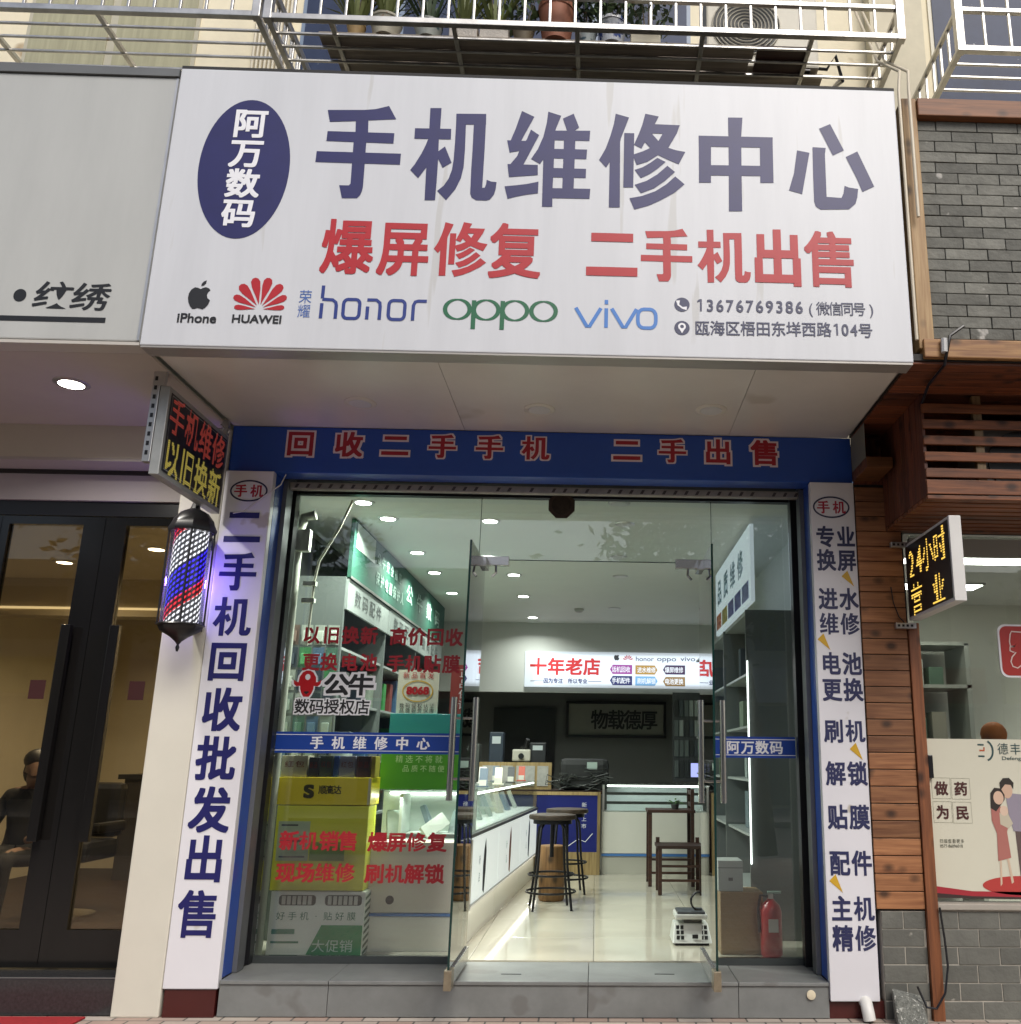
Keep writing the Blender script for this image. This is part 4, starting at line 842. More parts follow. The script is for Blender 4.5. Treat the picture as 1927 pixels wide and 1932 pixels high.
# right wall glass cabinet with tubes, poster light box above
rc = thing('wall_cabinet', 'tall glazed wall cabinet with vertical light tubes on the right wall', 'cabinet', (1.38, 3, .19))
part('back', box(1.6, 1.618, 1.3, 5.2, .2, 2.6), mat('cab_back', (.2, .22, .22), .5), rc)
for z in (.5, .9, 1.3, 1.7, 2.1, 2.58): part('shelf_board', box(1.17, 1.6, 1.32, 5.2, z, z+.018), mat('cab_shelf', (.35, .38, .37), .3), rc)
for y in (1.3, 2.6, 3.9): part('upright', box(1.15, 1.6, y, y+.02, .2, 2.6), mat('cab_side', (.13, .145, .14), .3), rc)
for y in (1.285,): part('light_tube', sm(MB().tube([(1.155, y, .72), (1.155, y, 2.2)], .006, 8)), emit('tube_glow', (.95, 1, .98), 3), rc)
for z, zn in ((.92, 'lowest'), (1.32, 'second'), (1.72, 'third'), (2.12, 'highest')):
    for i in range(6):
        y = 1.42+i*.6+random.uniform(0, .3); h = random.uniform(.12, .3); c_ = random.choice(['6b7a80', '9aa6a4', '39464e', '7c8a78', '4b5560'])
        solo('boxed_accessory', bv(box(1.26, 1.5, y, y+random.uniform(.08, .2), z, z+h), .003), mat('pack_'+c_, c_, .4), CN[c_]+' box, '+ORD[i]+' from the street on the '+zn+' right cabinet shelf', 'box', 'boxed accessories in the right wall cabinet')
rp = thing('hanging_poster', 'pale blue and white lit poster board high on the right wall', 'poster', (1.15, 2, 2.64))
part('board', box(1.15, 1.18, 1.0, 3.1, 2.62, 3.22), emit('poster_glow', (.75, .88, .95), .4), rp)
RXp = Plane((1.149, 0, 0), (0, -1, 0))
m = MBk(); row(m, RXp, '品质维修', (-2.8, 3.0), (-1.5, 3.0), .3, .24, bold=.03); part('poster_text', m, mat('poster_ink', '6d93a8', .4), rp)
for i, c_ in enumerate(('c0643c', 'b0a050', '5a62b0', '5a62b0', '7a86c8')): part('picture_strip', MB().poly(RXp, [(-3.05+i*.4, 2.66), (-2.7+i*.4, 2.66), (-2.7+i*.4, 2.8), (-3.05+i*.4, 2.8)], .001), mat('pst_'+c_, c_, .4), rp)

# back of the shop
cal = thing('calligraphy_frame', 'dark framed calligraphy scroll on the dim back wall', 'picture', (.3, 8.58, 1.8))
for n_, a in (('frame_top', (-.46, 1.06, 2.27, 2.31)), ('frame_bottom', (-.46, 1.06, 1.77, 1.81)), ('frame_side', (-.46, -.42, 1.811, 2.269)), ('frame_side', (1.02, 1.06, 1.811, 2.269))): part(n_, box(a[0], a[1], 8.54, 8.59, a[2], a[3]), black_m, cal)
part('paper', box(-.42, 1.02, 8.57, 8.58, 1.811, 2.269), mat('rice_paper', (.3, .3, .26), .7, var=.1), cal)
m = MBk(); row(m, face(8.569), '物载德厚', (.05, 2.04), (.8, 2.04), .27, .3, bold=.02); part('brushwork', m, black_print, cal)
wb = thing('work_bench', 'cluttered dark work bench behind the side counter', 'bench', (-1, 5.7, .19))
part('top', box(-1.6, .1, 5.45, 5.95, 1.06, 1.1), dkw, wb); part('front', box(-1.58, -.7, 5.5, 5.52, .2, 1.06), shelf_dark, wb)
part('leg', box(.02, .07, 5.5, 5.55, .2, 1.06), dkw, wb)
nb = thing('notice_board', 'pale wooden notice board with papers standing on the work bench', 'board', (-.95, 5.6, 1.1))
part('board', box(-1.38, -.52, 5.6, 5.62, 1.101, 1.41), wood('pale_frame', 'b79e6d', '8c7448', 2, False), nb)
for a in ((-1.34, -1.14), (-1.12, -.98), (-.94, -.72), (-.69, -.56)): part('sheet', box(a[0], a[1], 5.593, 5.598, 1.14, 1.37), mat('notice_paper', (.45, .44, .4), .6, var=.2, vscale=14), nb)
mic = thing('microscope', 'white repair microscope on the bench below the dark doorway', 'microscope', (-.9, 5.5, 1.42))
part('head', bv(box(-1.0, -.78, 5.64, 5.8, 1.42, 1.56), .02), mat('lab_white', (.5, .48, .4), .4), mic); part('lens', MB().lathe([(.03, 0), (.035, -.02)], (-.89, 5.63, 1.48), 14, 'y'), black_m, mic)
part('eyepiece', sm(MB().tube([(-.86, 5.72, 1.56), (-.82, 5.66, 1.68)], .025, 10)), black_m, mic); part('column', box(-.92, -.86, 5.81, 5.86, 1.1, 1.6), black_m, mic)
for i, (x, w, h, c_, nm) in enumerate(((-1.2, .17, .34, '2a3542', 'dark blue'), (-.7, .2, .22, '202326', 'black'), (-1.5, .2, .2, '4d524e', 'grey'))):
    t = thing('bench_printer', nm+' boxy machine at the back of the work bench', 'machine', (x, 5.85, 1.4)); part('body', bv(box(x-w/2, x+w/2, 5.7, 5.9, 1.1, 1.42+h), .012), mat('mach_'+c_, c_, .5), t); part('screen', box(x-w*.3, x+w*.3, 5.695, 5.699, 1.42+h*.6, 1.42+h*.85), mat('mach_screen', (.5, .55, .56), .3), t)
bag = thing('black_bag', 'black bag heaped with tangled cables beside the back counter', 'bag', (-.2, 5.4, 1.1))
part('body', bv(box(-.42, .16, 5.45, 5.7, 1.101, 1.46), .07), mat('bag_black', (.015, .016, .016), .6, bump=.4, bscale=12), bag)
part('patch', box(-.1, .02, 5.446, 5.4495, 1.34, 1.42), mat('bag_patch', (.4, .5, .45), .5), bag)
m = MB()
for i in range(16):
    x, z = random.uniform(-.5, .12), random.uniform(1.12, 1.3); m.tube([(x+random.uniform(-.16, .16), 5.43+random.uniform(-.03, .01), z+random.uniform(-.06, .08)) for _ in range(5)], .006, 5)
part('cables', sm(m), mat('cable_grey', (.05, .055, .05), .4), bag)
solo('dark_doorway', box(-1.55, -.62, 8.55, 8.598, .2, 2.2), black_m, 'black doorway opening in the dim back wall', 'doorway')
# hanging accessories on the right back
hr = thing('accessory_rack', 'dark rack hung with cables and chargers at the right back corner', 'rack', (1.3, 6.2, 1.2))
part('panel', box(.98, 1.6, 6.3, 6.33, 1.19, 2.3), mat('rack_panel', (.05, .055, .055), .6), hr)
for i in range(9):
    for j in range(4):
        x, z = 1.0+i*.065, 2.2-j*.25; c_ = random.choice(['2b302e', '59625e', '40484a', '8a928c'])
        part('hung_pack', box(x, x+.05, 6.27+random.uniform(0, .02), 6.298, z-.2, z), mat('hung_'+c_, c_, .5), hr)
dl = thing('desk_lamp_screen', 'small bluish glowing screen at the right edge of the back counter', 'screen', (1.2, 5.6, 1.19))
part('screen', box(1.14, 1.34, 5.58, 5.6, 1.26, 1.42), emit('blue_screen', (.45, .5, 1), .8), dl); part('stand', box(1.22, 1.26, 5.601, 5.64, 1.19, 1.4), black_m, dl)
# items on the front counter
gp = thing('green_sign_box', 'bright green advertising box on the street-facing counter', 'box', (-1.2, 1.05, 1.231))
part('body', bv(box(-1.53, -.88, 1.0, 1.18, 1.232, 1.5), .004), mat('lime_card', '4f9a22', .4), gp)
m = MBk(); row(m, face(.9985), '精选不将就', (-1.4, 1.44), (-1.12, 1.44), .055, .055); row(m, face(.9985), '品质不随便', (-1.35, 1.375), (-1.1, 1.375), .05, .05); part('print', m, mat('pale_lime', (.6, .8, .4), .4), gp)
solo('teal_box', bv(box(-1.5, -.9, 1.06, 1.18, 1.502, 1.76), .003), mat('teal_card', '2f8a86', .4), 'teal cardboard box stacked on the bright green box', 'box')
ce = thing('certificate_stand', 'cream certificate with red number and wreath standing above the teal box', 'poster', (-1.4, 1.1, 1.762))
part('card', box(-1.47, -1.17, 1.1, 1.11, 1.763, 2.08), mat('cert_cream', (.58, .56, .46), .5), ce)
m = MBk(); latin(m, face(1.0985), '8068', -1.32, 1.93, .16, .075, bold=.04); row(m, face(1.0985), '新品首发', (-1.41, 2.04), (-1.23, 2.04), .05, .05); part('print', m, red_print, ce)
m = MB().ribbon(face(1.0985), ell(-1.32, 1.925, .11, .075, 28), .008, .001, True); part('wreath', m, mat('gold_print', 'c9a02e', .4), ce)
m = MBk(); row(m, face(1.0985), '数码授权认证', (-1.43, 1.82), (-1.21, 1.82), .036, .036); row(m, face(1.0985), '品质服务保障', (-1.43, 1.785), (-1.21, 1.785), .036, .036); part('print', m, black_print, ce)
rs = thing('red_sign_card', 'narrow red and white vertical sign card beside the left door edge', 'sign', (-.98, 1.1, 1.77))
part('card', box(-1.08, -.9, 1.09, 1.1, 1.763, 2.12), mat('brick_red_card', '8f3a34', .5, var=.1), rs)
m = MBk(); row(m, face(1.0885), '正品保证', (-.98, 2.06), (-.98, 1.83), .08, .07); part('print', m, white_print, rs)
# cable conduit and post in the left window corner
cc = thing('conduit_post', 'pale plastic conduit with loose cable in the left window corner', 'conduit', (-2.08, .65, .2))
part('pipe', sm(MB().tube([(-2.16, .66, .2), (-2.16, .66, 3.0), (-2.13, .66, 3.12), (-2.05, .66, 3.14)], .035, 12)), mat('conduit_cream', (.5, .52, .44), .45), cc)
part('junction', bv(box(-2.18, -2.06, .6, .66, 2.86, 3.02), .01), mat('conduit_cream', (.5, .52, .44), .45), cc)
part('cable', sm(MB().tube([(-1.8, .68, 3.26), (-1.88, .68, 3.05), (-2.0, .67, 2.8), (-2.02, .67, 2.65), (-2.03, .67, 2.2)], .009, 8)), mat('cable_cream', (.5, .5, .4), .5), cc)
for z in (2.62, 2.5): part('clip', box(-2.09, -2.0, .64, .68, z, z+.03), mat('conduit_cream', (.5, .52, .44), .45), cc)

# ================================================================== LEFT NEIGHBOUR (hair salon)
ns = thing('salon_sign', 'blank grey-white salon signboard with black brush characters and underline', 'sign', (-3.7, YS, 3.58))
part('panel', bv(box(-5.4, XL1-.006, YS+.004, YS+.06, 3.575, 5.22), .008), cream_panel, ns)
part('top_flashing', MB().hexa([(-5.4, YS-.01, 5.222), (XL1-.006, YS-.01, 5.222), (XL1-.006, -.1, 5.24), (-5.4, -.1, 5.24)], [(-5.4, YS-.005, 5.3), (XL1-.006, YS-.005, 5.275), (XL1-.006, -.1, 5.33), (-5.4, -.1, 5.37)]), mat('slate_flashing', (.12, .125, .125), .55, var=.1), ns)
part('bottom_trim', box(-5.4, XL1-.006, YS+.008, YS+.12, 3.555, 3.573), mat('pale_trim', (.5, .47, .42), .4), ns)
part('white_edge', box(XL1-.02, XL1-.007, YS+.001, YS+.0035, 3.58, 5.215), alu, ns)
S3 = PxPlane(YS+.003); N3 = S3.pl
m = MB().poly(N3, ell(*S3.uv(38, 557), .034, .037, 24), .001); part('dot', m, black_print, ns)
u0, v0 = S3.uv(100, 560); u1, v1 = S3.uv(171, 563)
for ch, u_, v_ in (('纹', u0, v0), ('绣', u1, v1)):
    m = MBk(); vs, fs = glyph(ch, .006); m.add([N3.p(u_+(x-.5+.12*(y-.38))*.205, v_+.012+(y-.38)*.17, .001) for x, y in vs], fs)
    m.add([N3.p(u_+(x-.48+.12*(y-.38))*.205, v_+.012+(y-.4)*.17, .0012) for x, y in vs], fs); part('character', m, black_print, ns)
a_, b_ = S3.uv(-40, 587), S3.uv(200, 600)
part('underline', MB().poly(N3, [(a_[0], v0-.145), (b_[0], v0-.145), (b_[0], v0-.115), (a_[0], v0-.115)], .001), black_print, ns)
ss = thing('salon_soffit', 'plain beige soffit with stepped edge over the salon entrance', 'soffit', (-4, -.6, 3.4))
part('panel', box(-5.4, XL1-.006, YS+.122, .0, 3.555, 3.57), mat('salon_soffit', (.46, .41, .355), .5, var=.05), ss)
part('fascia', box(-5.4, -2.736, .001, .03, 3.33, 3.554), mat('salon_fascia', (.5, .46, .38), .5), ss)
part('ledge', box(-5.4, -2.736, .002, .22, 3.31, 3.329), mat('salon_ledge', (.42, .38, .36), .5), ss)
part('lower_fascia', box(-5.4, -2.736, .222, .26, 3.1, 3.28), mat('salon_lintel', (.42, .38, .38), .5), ss)
part('shadow_line', box(-5.4, -2.736, .21, .3, 3.281, 3.3085), dark_gap, ss)
p = fz(135, 725, 3.55); downlight(p.x, p.y, 3.555, .085, True, 'lit oval downlight in the salon soffit beside the hanging display sign', 'lit canopy downlight', 18, (1, .95, .86), 16)
YD = .28
sd_ = thing('salon_entrance', 'black metal frame around the salon glass doors', 'frame', (-3.7, YD, .2))
part('head', box(-5.4, -2.736, YD-.03, YD+.06, 3.0, 3.098), black_m, sd_); part('jamb', box(-2.79, -2.736, YD-.03, YD+.06, .2, 2.999), black_m, sd_)
th = thing('salon_threshold', 'dark stone threshold step below the salon doors', 'step', (-3.9, .2, 0))
part('slab', bv(box(-5.4, -2.736, .035, .6, .004, .2), .006), mat('dark_granite', (.035, .035, .036), .18, var=.3, vscale=60), th)
part('edge_strip', box(-5.4, -2.736, .03, .045, .2, .203), mat('edge_grey', (.25, .25, .24), .3, .5), th)
bronze = mat('black_bronze', (.012, .011, .01), .14, .2, var=.2, vscale=6, stretch=(8, 8, .4))
def sdoor(x0, x1, hx, hinge, label):
    t = thing('salon_door', label, 'door', ((x0+x1)/2, YD, .2))
    s0 = .14
    part('stile', box(x0, x0+(s0 if hinge < 0 else .05), YD-.02, YD+.03, .21, 2.995), bronze, t); part('stile', box(x1-(.05 if hinge < 0 else s0), x1, YD-.02, YD+.03, .21, 2.995), bronze, t)
    a, b = x0+(s0 if hinge < 0 else .05), x1-(.05 if hinge < 0 else s0)
    part('bottom_rail', box(a, b, YD-.02, YD+.03, .21, .42), bronze, t); part('top_rail', box(a, b, YD-.02, YD+.03, 2.94, 2.995), bronze, t)
    part('glass', box(a, b, YD, YD+.01, .421, 2.939), glass_dark, t)
    h = part('handle', bv(box(hx-.03, hx+.03, YD-.1, YD-.06, .93, 2.26), .004), bronze, t)
    for z in (1.1, 2.02): part('handle_post', box(hx-.012, hx+.012, YD-.06, YD-.02, z, z+.03), bronze, h)
    c_ = hx+(.09 if hinge > 0 else -.09)*0
    part('maroon_sticker', MB().poly(face(YD-.001), [(hx-.22 if hinge > 0 else hx+.1, 1.79), (hx-.12 if hinge > 0 else hx+.2, 1.79), (hx-.12 if hinge > 0 else hx+.2, 1.91), (hx-.22 if hinge > 0 else hx+.1, 1.91)], .001), mat('maroon_film', '3a1512', .5), t)
    return t
sdoor(-3.318, -2.795, -3.12, -1, 'right black-framed salon glass door with long bar handle')
sdoor(-4.0, -3.322, -3.43, 1, 'left black-framed salon glass door with long bar handle')
fx_ = thing('salon_side_light', 'fixed black-framed glass pane left of the salon doors', 'glass panel', (-4.7, YD, .2))
part('glass', box(-5.35, -4.06, YD, YD+.01, .421, 2.94), glass_dark, fx_); part('stile', box(-4.06, -4.004, YD-.02, YD+.03, .21, 2.995), bronze, fx_); part('bottom_rail', box(-5.35, -4.061, YD-.02, YD+.03, .21, .42), bronze, fx_)
# salon room
sw = mat('salon_wall', (.62, .56, .42), .7, var=.05)
struct('salon_floor', box(-6, -2.46, .35, 5.5, .1, .2), wood('salon_floor_wood', '3c2818', '241810', 0, False))
struct('salon_ceiling', box(-6, -2.46, .35, 5.5, 3.05, 3.1), mat('salon_ceiling_paint', (.5, .44, .33), .7))
struct('salon_wall_back', box(-6, -2.46, 5.5, 5.6, .1, 3.1), sw); struct('salon_wall_side', box(-6.1, -6, .35, 5.6, .1, 3.1), sw); struct('salon_wall_right', box(-2.47, -2.455, .55, 5.5, .1, 3.1), sw)
cb = thing('ceiling_beam', 'pale dropped beam across the salon ceiling behind the glass', 'beam', (-4, 3, 2.7)); part('beam', box(-6, -2.47, 2.9, 3.1, 2.7, 3.05), mat('salon_beam', (.42, .36, .24), .6), cb); part('light_strip', box(-6, -2.47, 2.88, 2.899, 2.76, 2.78), emit('warm_strip', (1, .8, .45), .8), cb)
warm = (1, .86, .62)
for i, (x, y) in enumerate(((-3.55, 1.5), (-3.0, 1.4), (-4.6, 2.1), (-3.9, 4.3))): downlight(x, y, 3.05, .075, True, ('small warm ceiling downlight over the left salon door stile', 'warm ceiling downlight seen through the right salon door', 'warm glowing downlight at the far left of the salon ceiling', 'rear warm downlight deep in the salon ceiling')[i], 'warm salon downlights', 22, warm, 10)
blk = mat('chair_leather', (.016, .016, .017), .35)
def salon_chair(x, y, label):
    t = thing('salon_chair', label, 'chair', (x, y, .2), 'black salon chairs')
    part('seat', bv(box(x-.28, x+.28, y-.26, y+.26, .62, .78), .05), blk, t); part('backrest', bv(box(x-.26, x+.26, y+.2, y+.34, .78, 1.22), .05), blk, t)
    for s_ in (-1, 1): part('armrest', bv(box(x+s_*.3-.035, x+s_*.3+.035, y-.22, y+.22, .84, .92), .02), blk, t)
    part('column', sm(MB().lathe([(.05, .22), (.05, .62)], (x, y, 0), 14)), steel, t); part('base', sm(MB().lathe([(.26, .2), (.26, .22), (.08, .25), (.05, .25)], (x, y, 0), 24)), steel, t)
salon_chair(-4.25, 2.2, 'black salon chair behind the left glass door'); salon_chair(-3.35, 2.3, 'black salon chair behind the right glass door')
# seated person seen as a dark shape through the glass: one continuous skinned body
def skin(name, verts, edges, radii, m_, parent, rootv=0, sub=2):
    me = bpy.data.meshes.new(name); me.from_pydata(verts, edges, []); o = bpy.data.objects.new(name, me); COL.objects.link(o)
    md = o.modifiers.new('s', 'SKIN'); me.skin_vertices[0].data[rootv].use_root = True
    for i, r_ in enumerate(radii): me.skin_vertices[0].data[i].radius = r_ if isinstance(r_, tuple) else (r_, r_)
    o.modifiers.new('d', 'SUBSURF').levels = sub
    bpy.context.view_layer.update(); m2 = bpy.data.meshes.new_from_object(o.evaluated_get(bpy.context.evaluated_depsgraph_get())); bpy.data.objects.remove(o)
    for f in m2.polygons: f.use_smooth = True
    m2.materials.clear(); m2.materials.append(m_); o = bpy.data.objects.new(name, m2); COL.objects.link(o); o.parent = parent
    return o
pr = thing('person', 'person with dark hair in a black top seated behind the left salon door', 'person', (-4.36, 1.75, .2))
vs = [(0,0,.5),(0,.02,.68),(0,.03,.9),(.01,.01,1.0),(.02,-.01,1.06),(.035,-.02,1.13),(.03,-.02,1.22),
      (-.17,.02,.93),(-.23,-.08,.7),(-.16,-.28,.62),(.17,.02,.93),(.23,-.08,.7),(.16,-.28,.62),
      (-.11,-.05,.5),(-.13,-.45,.52),(-.13,-.47,.1),(-.13,-.6,.05),(.11,-.05,.5),(.13,-.45,.52),(.13,-.47,.1),(.13,-.6,.05),
      (.115,-.05,1.12),(.1,-.045,1.07)]
es = [(0,1),(1,2),(2,3),(3,4),(4,5),(5,6),(2,7),(7,8),(8,9),(2,10),(10,11),(11,12),(0,13),(13,14),(14,15),(15,16),(0,17),(17,18),(18,19),(19,20),(5,21),(4,22)]
rd = [.14,.125,.13,.05,.065,.085,.075,.065,.05,.032,.065,.05,.032,.085,.07,.05,.04,.085,.07,.05,.04,.022,.03]
def blob(c, r_, n=14):
    return sm(MB().lathe([(max(.002, math.sin(math.pi*i/8))*r_[0], -math.cos(math.pi*i/8)*r_[2]) for i in range(9)], c, n))
pb = skin('body', vs, es, rd, mat('black_clothes', (.008, .008, .009), .8), pr)
pb.data.materials.append(mat('skin_tone', (.16, .095, .065), .6))
for f in pb.data.polygons:
    c = f.center
    if c.z > .985 or (c.y < -.2 and .56 < c.z < .68 and abs(c.x) > .13): f.material_index = 1
m = blob((-4.36+.01, 1.75+.0, .2+1.205), (.1, .11, .085)); m.add(*[(lambda b_: (b_.v, b_.f))(blob((-4.36-.035, 1.75+.02, .2+1.12), (.06, .08, .1)))][0]); part('hair', m, mat('hair_black', (.008, .007, .007), .5), pr)
m = MB()
for dx, dy in ((.105, -.075), (.11, -.02)): m.add(*(lambda b_: (b_.v, b_.f))(blob((-4.36+dx, 1.75+dy, .2+1.145), (.009, .009, .007), 8)))
part('eyes', m, black_m, pr)
dv = thing('salon_device', 'white boxy appliance on a dark counter inside the salon', 'appliance', (-3.75, 4.6, 1.3)); part('body', bv(box(-3.95, -3.55, 4.5, 4.8, 1.25, 1.6), .02), mat('device_cream', (.5, .45, .32), .4), dv); part('grille', box(-3.78, -3.6, 4.49, 4.499, 1.34, 1.52), mat('grille_grey', (.2, .19, .15), .5), dv)
sct = thing('salon_counter', 'dark counter with equipment at the back of the salon', 'counter', (-3.8, 4.6, .2)); part('top', box(-5, -2.8, 4.4, 4.95, 1.2, 1.249), blk, sct); part('front', box(-4.95, -2.85, 4.45, 4.9, .2, 1.199), mat('counter_dark', (.04, .035, .03), .5), sct)
solo('white_cushion', blob((-3.15, 2.3, 1.1), (.24, .2, .13), 20), mat('cushion_cream', (.5, .44, .3), .7), 'rounded cream cushion on the salon chair behind the right door', 'cushion')
sc3 = thing('security_camera', 'small dome camera high on the salon wall near the barber lamp', 'camera', (-2.9, 1.6, 2.1)); part('dome', blob((-2.85, 1.6, 2.25), (.05, .05, .05)), mat('cam_white', (.5, .46, .4), .4), sc3); part('lens', blob((-2.88, 1.56, 2.24), (.025, .025, .025)), black_m, sc3)

# ================================================================== HANGING DISPLAY SIGNS
def dots_on(pl, s_list, pitch, rad, off):
    """LED points wherever a stroke of the characters passes"""
    from mathutils.bvhtree import BVHTree
    g = MBk(); F0 = Plane((0, 0, 0), (1, 0, 0), (0, 1, 0))
    for ch, c, w, h, b in s_list: put(g, F0, ch, c, w, h, bold=b, off=0)
    t = BVHTree.FromPolygons(g.v, g.f); xs_ = [v[0] for v in g.v]; ys_ = [v[1] for v in g.v]; m = MB()
    y = min(ys_)
    while y <= max(ys_):
        x = min(xs_)
        while x <= max(xs_):
            if t.ray_cast(Vector((x, y, 1)), Vector((0, 0, -1)))[0]:
                m.poly(pl, [(x+rad*math.cos(a), y+rad*math.sin(a)) for a in (i*math.pi/3 for i in range(6))], off, .002)
            x += pitch
        y += pitch
    return m
led_black = mat('led_black', (.012, .013, .014), .35)
e1 = thing('display_sign', 'hanging two-line LED sign with red over yellow characters above the barber lamp', 'sign', (-2.48, -.49, 2.95))
xa, xb, ya, yb, za, zb = -2.495, -2.44, -.93, -.06, 2.95, 3.47
part('case', bv(box(xa, xb, ya, yb, za, zb), .004), mat('case_white', (.42, .43, .41), .4, .4, var=.2, vscale=8), e1)
EP = Plane((xb+.001, 0, 0), (0, 1, 0))
part('screen', MB().poly(EP, [(ya+.025, za+.03), (yb-.025, za+.03), (yb-.025, zb-.03), (ya+.025, zb-.03)], .002, .002), led_black, e1)
part('screen_line', MB().ribbon(EP, [(ya+.04, za+.045), (yb-.04, za+.045), (yb-.04, zb-.045), (ya+.04, zb-.045)], .005, .003, True), mat('line_silver', (.35, .35, .34), .4), e1)
lr = dots_on(EP, [(c, (ya+.13+.2*i, 3.325), .19, .235, .015) for i, c in enumerate('手机维修')], .0115, .0048, .0035)
part('red_leds', lr, emit('led_red', (.7, .1, .07), .2), e1, kind='stuff')
ly = dots_on(EP, [(c, (ya+.13+.2*i, 3.085), .19, .235, .015) for i, c in enumerate('以旧换新')], .0115, .0048, .0035)
part('yellow_leds', ly, emit('led_yellow', (.75, .62, .12), .3), e1, kind='stuff')
part('hanger', box(xa-.02, xa+.02, ya-.005, ya+.03, zb+.0, 3.57), alu, e1); part('hanger', box(xb-.03, xb+.01, yb-.06, yb-.03, zb+.0, 3.57), alu, e1)
bk = part('angle_bar', bv(box(xa-.045, xa-.002, ya-.004, ya+.04, 3.02, 3.56), .003), alu, e1)
for i in range(9): part('slot', box(xa-.033, xa-.017, ya-.0062, ya-.0045, 3.06+i*.055, 3.085+i*.055), black_m, bk)
for x_, y_ in ((-2.47, -.14), (-2.45, -.1)): part('hook', sm(MB().tube([(x_, y_, zb+.06), (x_+.03, y_-.01, zb+.03), (x_+.01, y_, zb)], .006, 6)), alu, e1)
e2 = thing('display_sign', 'amber dotted LED sign reading 24 hours on the wooden pillar', 'sign', (2.035, -.42, 2.33))
xa, xb, ya, yb, za, zb = 2.0, 2.07, -.81, -.02, 2.335, 2.83
part('case', bv(box(xa, xb, ya, yb, za, zb), .004), mat('case_white2', (.66, .65, .62), .4, var=.05), e2)
EQ = Plane((xa-.001, 0, 0), (0, -1, 0))
part('screen', MB().poly(EQ, [(-yb+.02, za+.02), (-ya-.02, za+.02), (-ya-.02, zb-.02), (-yb+.02, zb-.02)], .002, .002), led_black, e2)
chars = [('2', (.14, 2.68), .2, .24, .012), ('4', (.28, 2.68), .2, .24, .012), ('小', (.44, 2.69), .2, .22, .006), ('时', (.64, 2.69), .22, .22, .006), ('营', (.2, 2.45), .22, .2, .004), ('业', (.58, 2.45), .22, .2, .006)]
part('amber_leds', dots_on(EQ, chars, .0155, .0058, .0035), emit('led_amber', (1, .62, .1), 1.3), e2, kind='stuff')
for z in (2.81, 2.28):
    br = part('bracket', bv(box(1.9, 2.03, -.06, -.022, z, z+.035), .002), alu, e2)
    for i in range(4): part('slot', box(1.91+i*.028, 1.925+i*.028, -.0622, -.0605, z+.01, z+.025), black_m, br)
solo('thin_wire', sm(MB().tube([(1.98, -.03, 2.3), (1.93, -.03, 2.36), (1.9, -.03, 2.45), (1.89, -.03, 2.55)], .004, 5)), black_m, 'thin black wire behind the amber display sign', 'wire')

# ------------------------------------------------------------------ barber lamp
bx, by = -2.512, -.25
ba = thing('barber_lamp', 'glowing red white and blue barber lamp with black caps on cream pillar', 'lamp', (bx, by, 2.05))
lm = bpy.data.materials.new('barber_leds'); lm.use_nodes = True; n = lm.node_tree; b = n.nodes['Principled BSDF']
tc = n.nodes.new('ShaderNodeTexCoord'); sp = n.nodes.new('ShaderNodeSeparateXYZ'); n.links.new(tc.outputs['Object'], sp.inputs[0])
at = n.nodes.new('ShaderNodeMath'); at.operation = 'ARCTAN2'; n.links.new(sp.outputs[1], at.inputs[0]); n.links.new(sp.outputs[0], at.inputs[1])
def MA(op, a, b_=None, c_=None):
    x = n.nodes.new('ShaderNodeMath'); x.operation = op
    for i, v_ in enumerate((a, b_, c_)):
        if v_ is None: continue
        if isinstance(v_, (int, float)): x.inputs[i].default_value = v_
        else: n.links.new(v_, x.inputs[i])
    return x.outputs[0]
hx_ = MA('FRACT', MA('ADD', MA('ADD', MA('MULTIPLY', sp.outputs[2], 2.05), MA('MULTIPLY', at.outputs[0], -1/(2*math.pi))), 7.5))
rp_ = n.nodes.new('ShaderNodeValToRGB'); rp_.color_ramp.interpolation = 'CONSTANT'; cr_ = rp_.color_ramp
cr_.elements[0].position = 0; cr_.elements[0].color = (.95, .95, 1, 1); cr_.elements[1].position = .24; cr_.elements[1].color = (.75, .02, .03, 1)
x_ = cr_.elements.new(.40); x_.color = (.05, .03, 1, 1); x_ = cr_.elements.new(.80); x_.color = (.95, .95, 1, 1)
n.links.new(hx_, rp_.inputs[0])
row_ = MA('FRACT', MA('MULTIPLY', hx_, 14.0)); col_ = MA('FRACT', MA('MULTIPLY', at.outputs[0], 4.0))
d_ = MA('SQRT', MA('ADD', MA('POWER', MA('SUBTRACT', row_, .5), 2), MA('MULTIPLY', MA('POWER', MA('SUBTRACT', col_, .5), 2), .5)))
pk = n.nodes.new('ShaderNodeMapRange'); pk.inputs[1].default_value = .1; pk.inputs[2].default_value = .34; pk.inputs[3].default_value = 1.7; pk.inputs[4].default_value = .03; n.links.new(d_, pk.inputs[0])
n.links.new(rp_.outputs[0], b.inputs['Emission Color']); n.links.new(pk.outputs[0], b.inputs['Emission Strength']); b.inputs['Base Color'].default_value = (.05, .05, .06, 1); b.inputs['Roughness'].default_value = .2
tube = part('led_cylinder', sm(MB().lathe([(.098, 2.215), (.098, 2.775)], (bx, by, 0), 40)), lm, ba)
part('glass_tube', sm(MB().lathe([(.118, 2.214), (.118, 2.778)], (bx, by, 0), 40)), glass('lamp_glass', (.97, .97, .98), .8), ba)
part('top_cap', sm(MB().lathe([(.135, 2.78), (.14, 2.8), (.125, 2.83), (.115, 2.86), (.08, 2.905), (.03, 2.93), (.02, 2.96), (.006, 2.99)], (bx, by, 0), 8, 'z', R(22))), mat('cap_black', (.01, .01, .011), .35), ba)
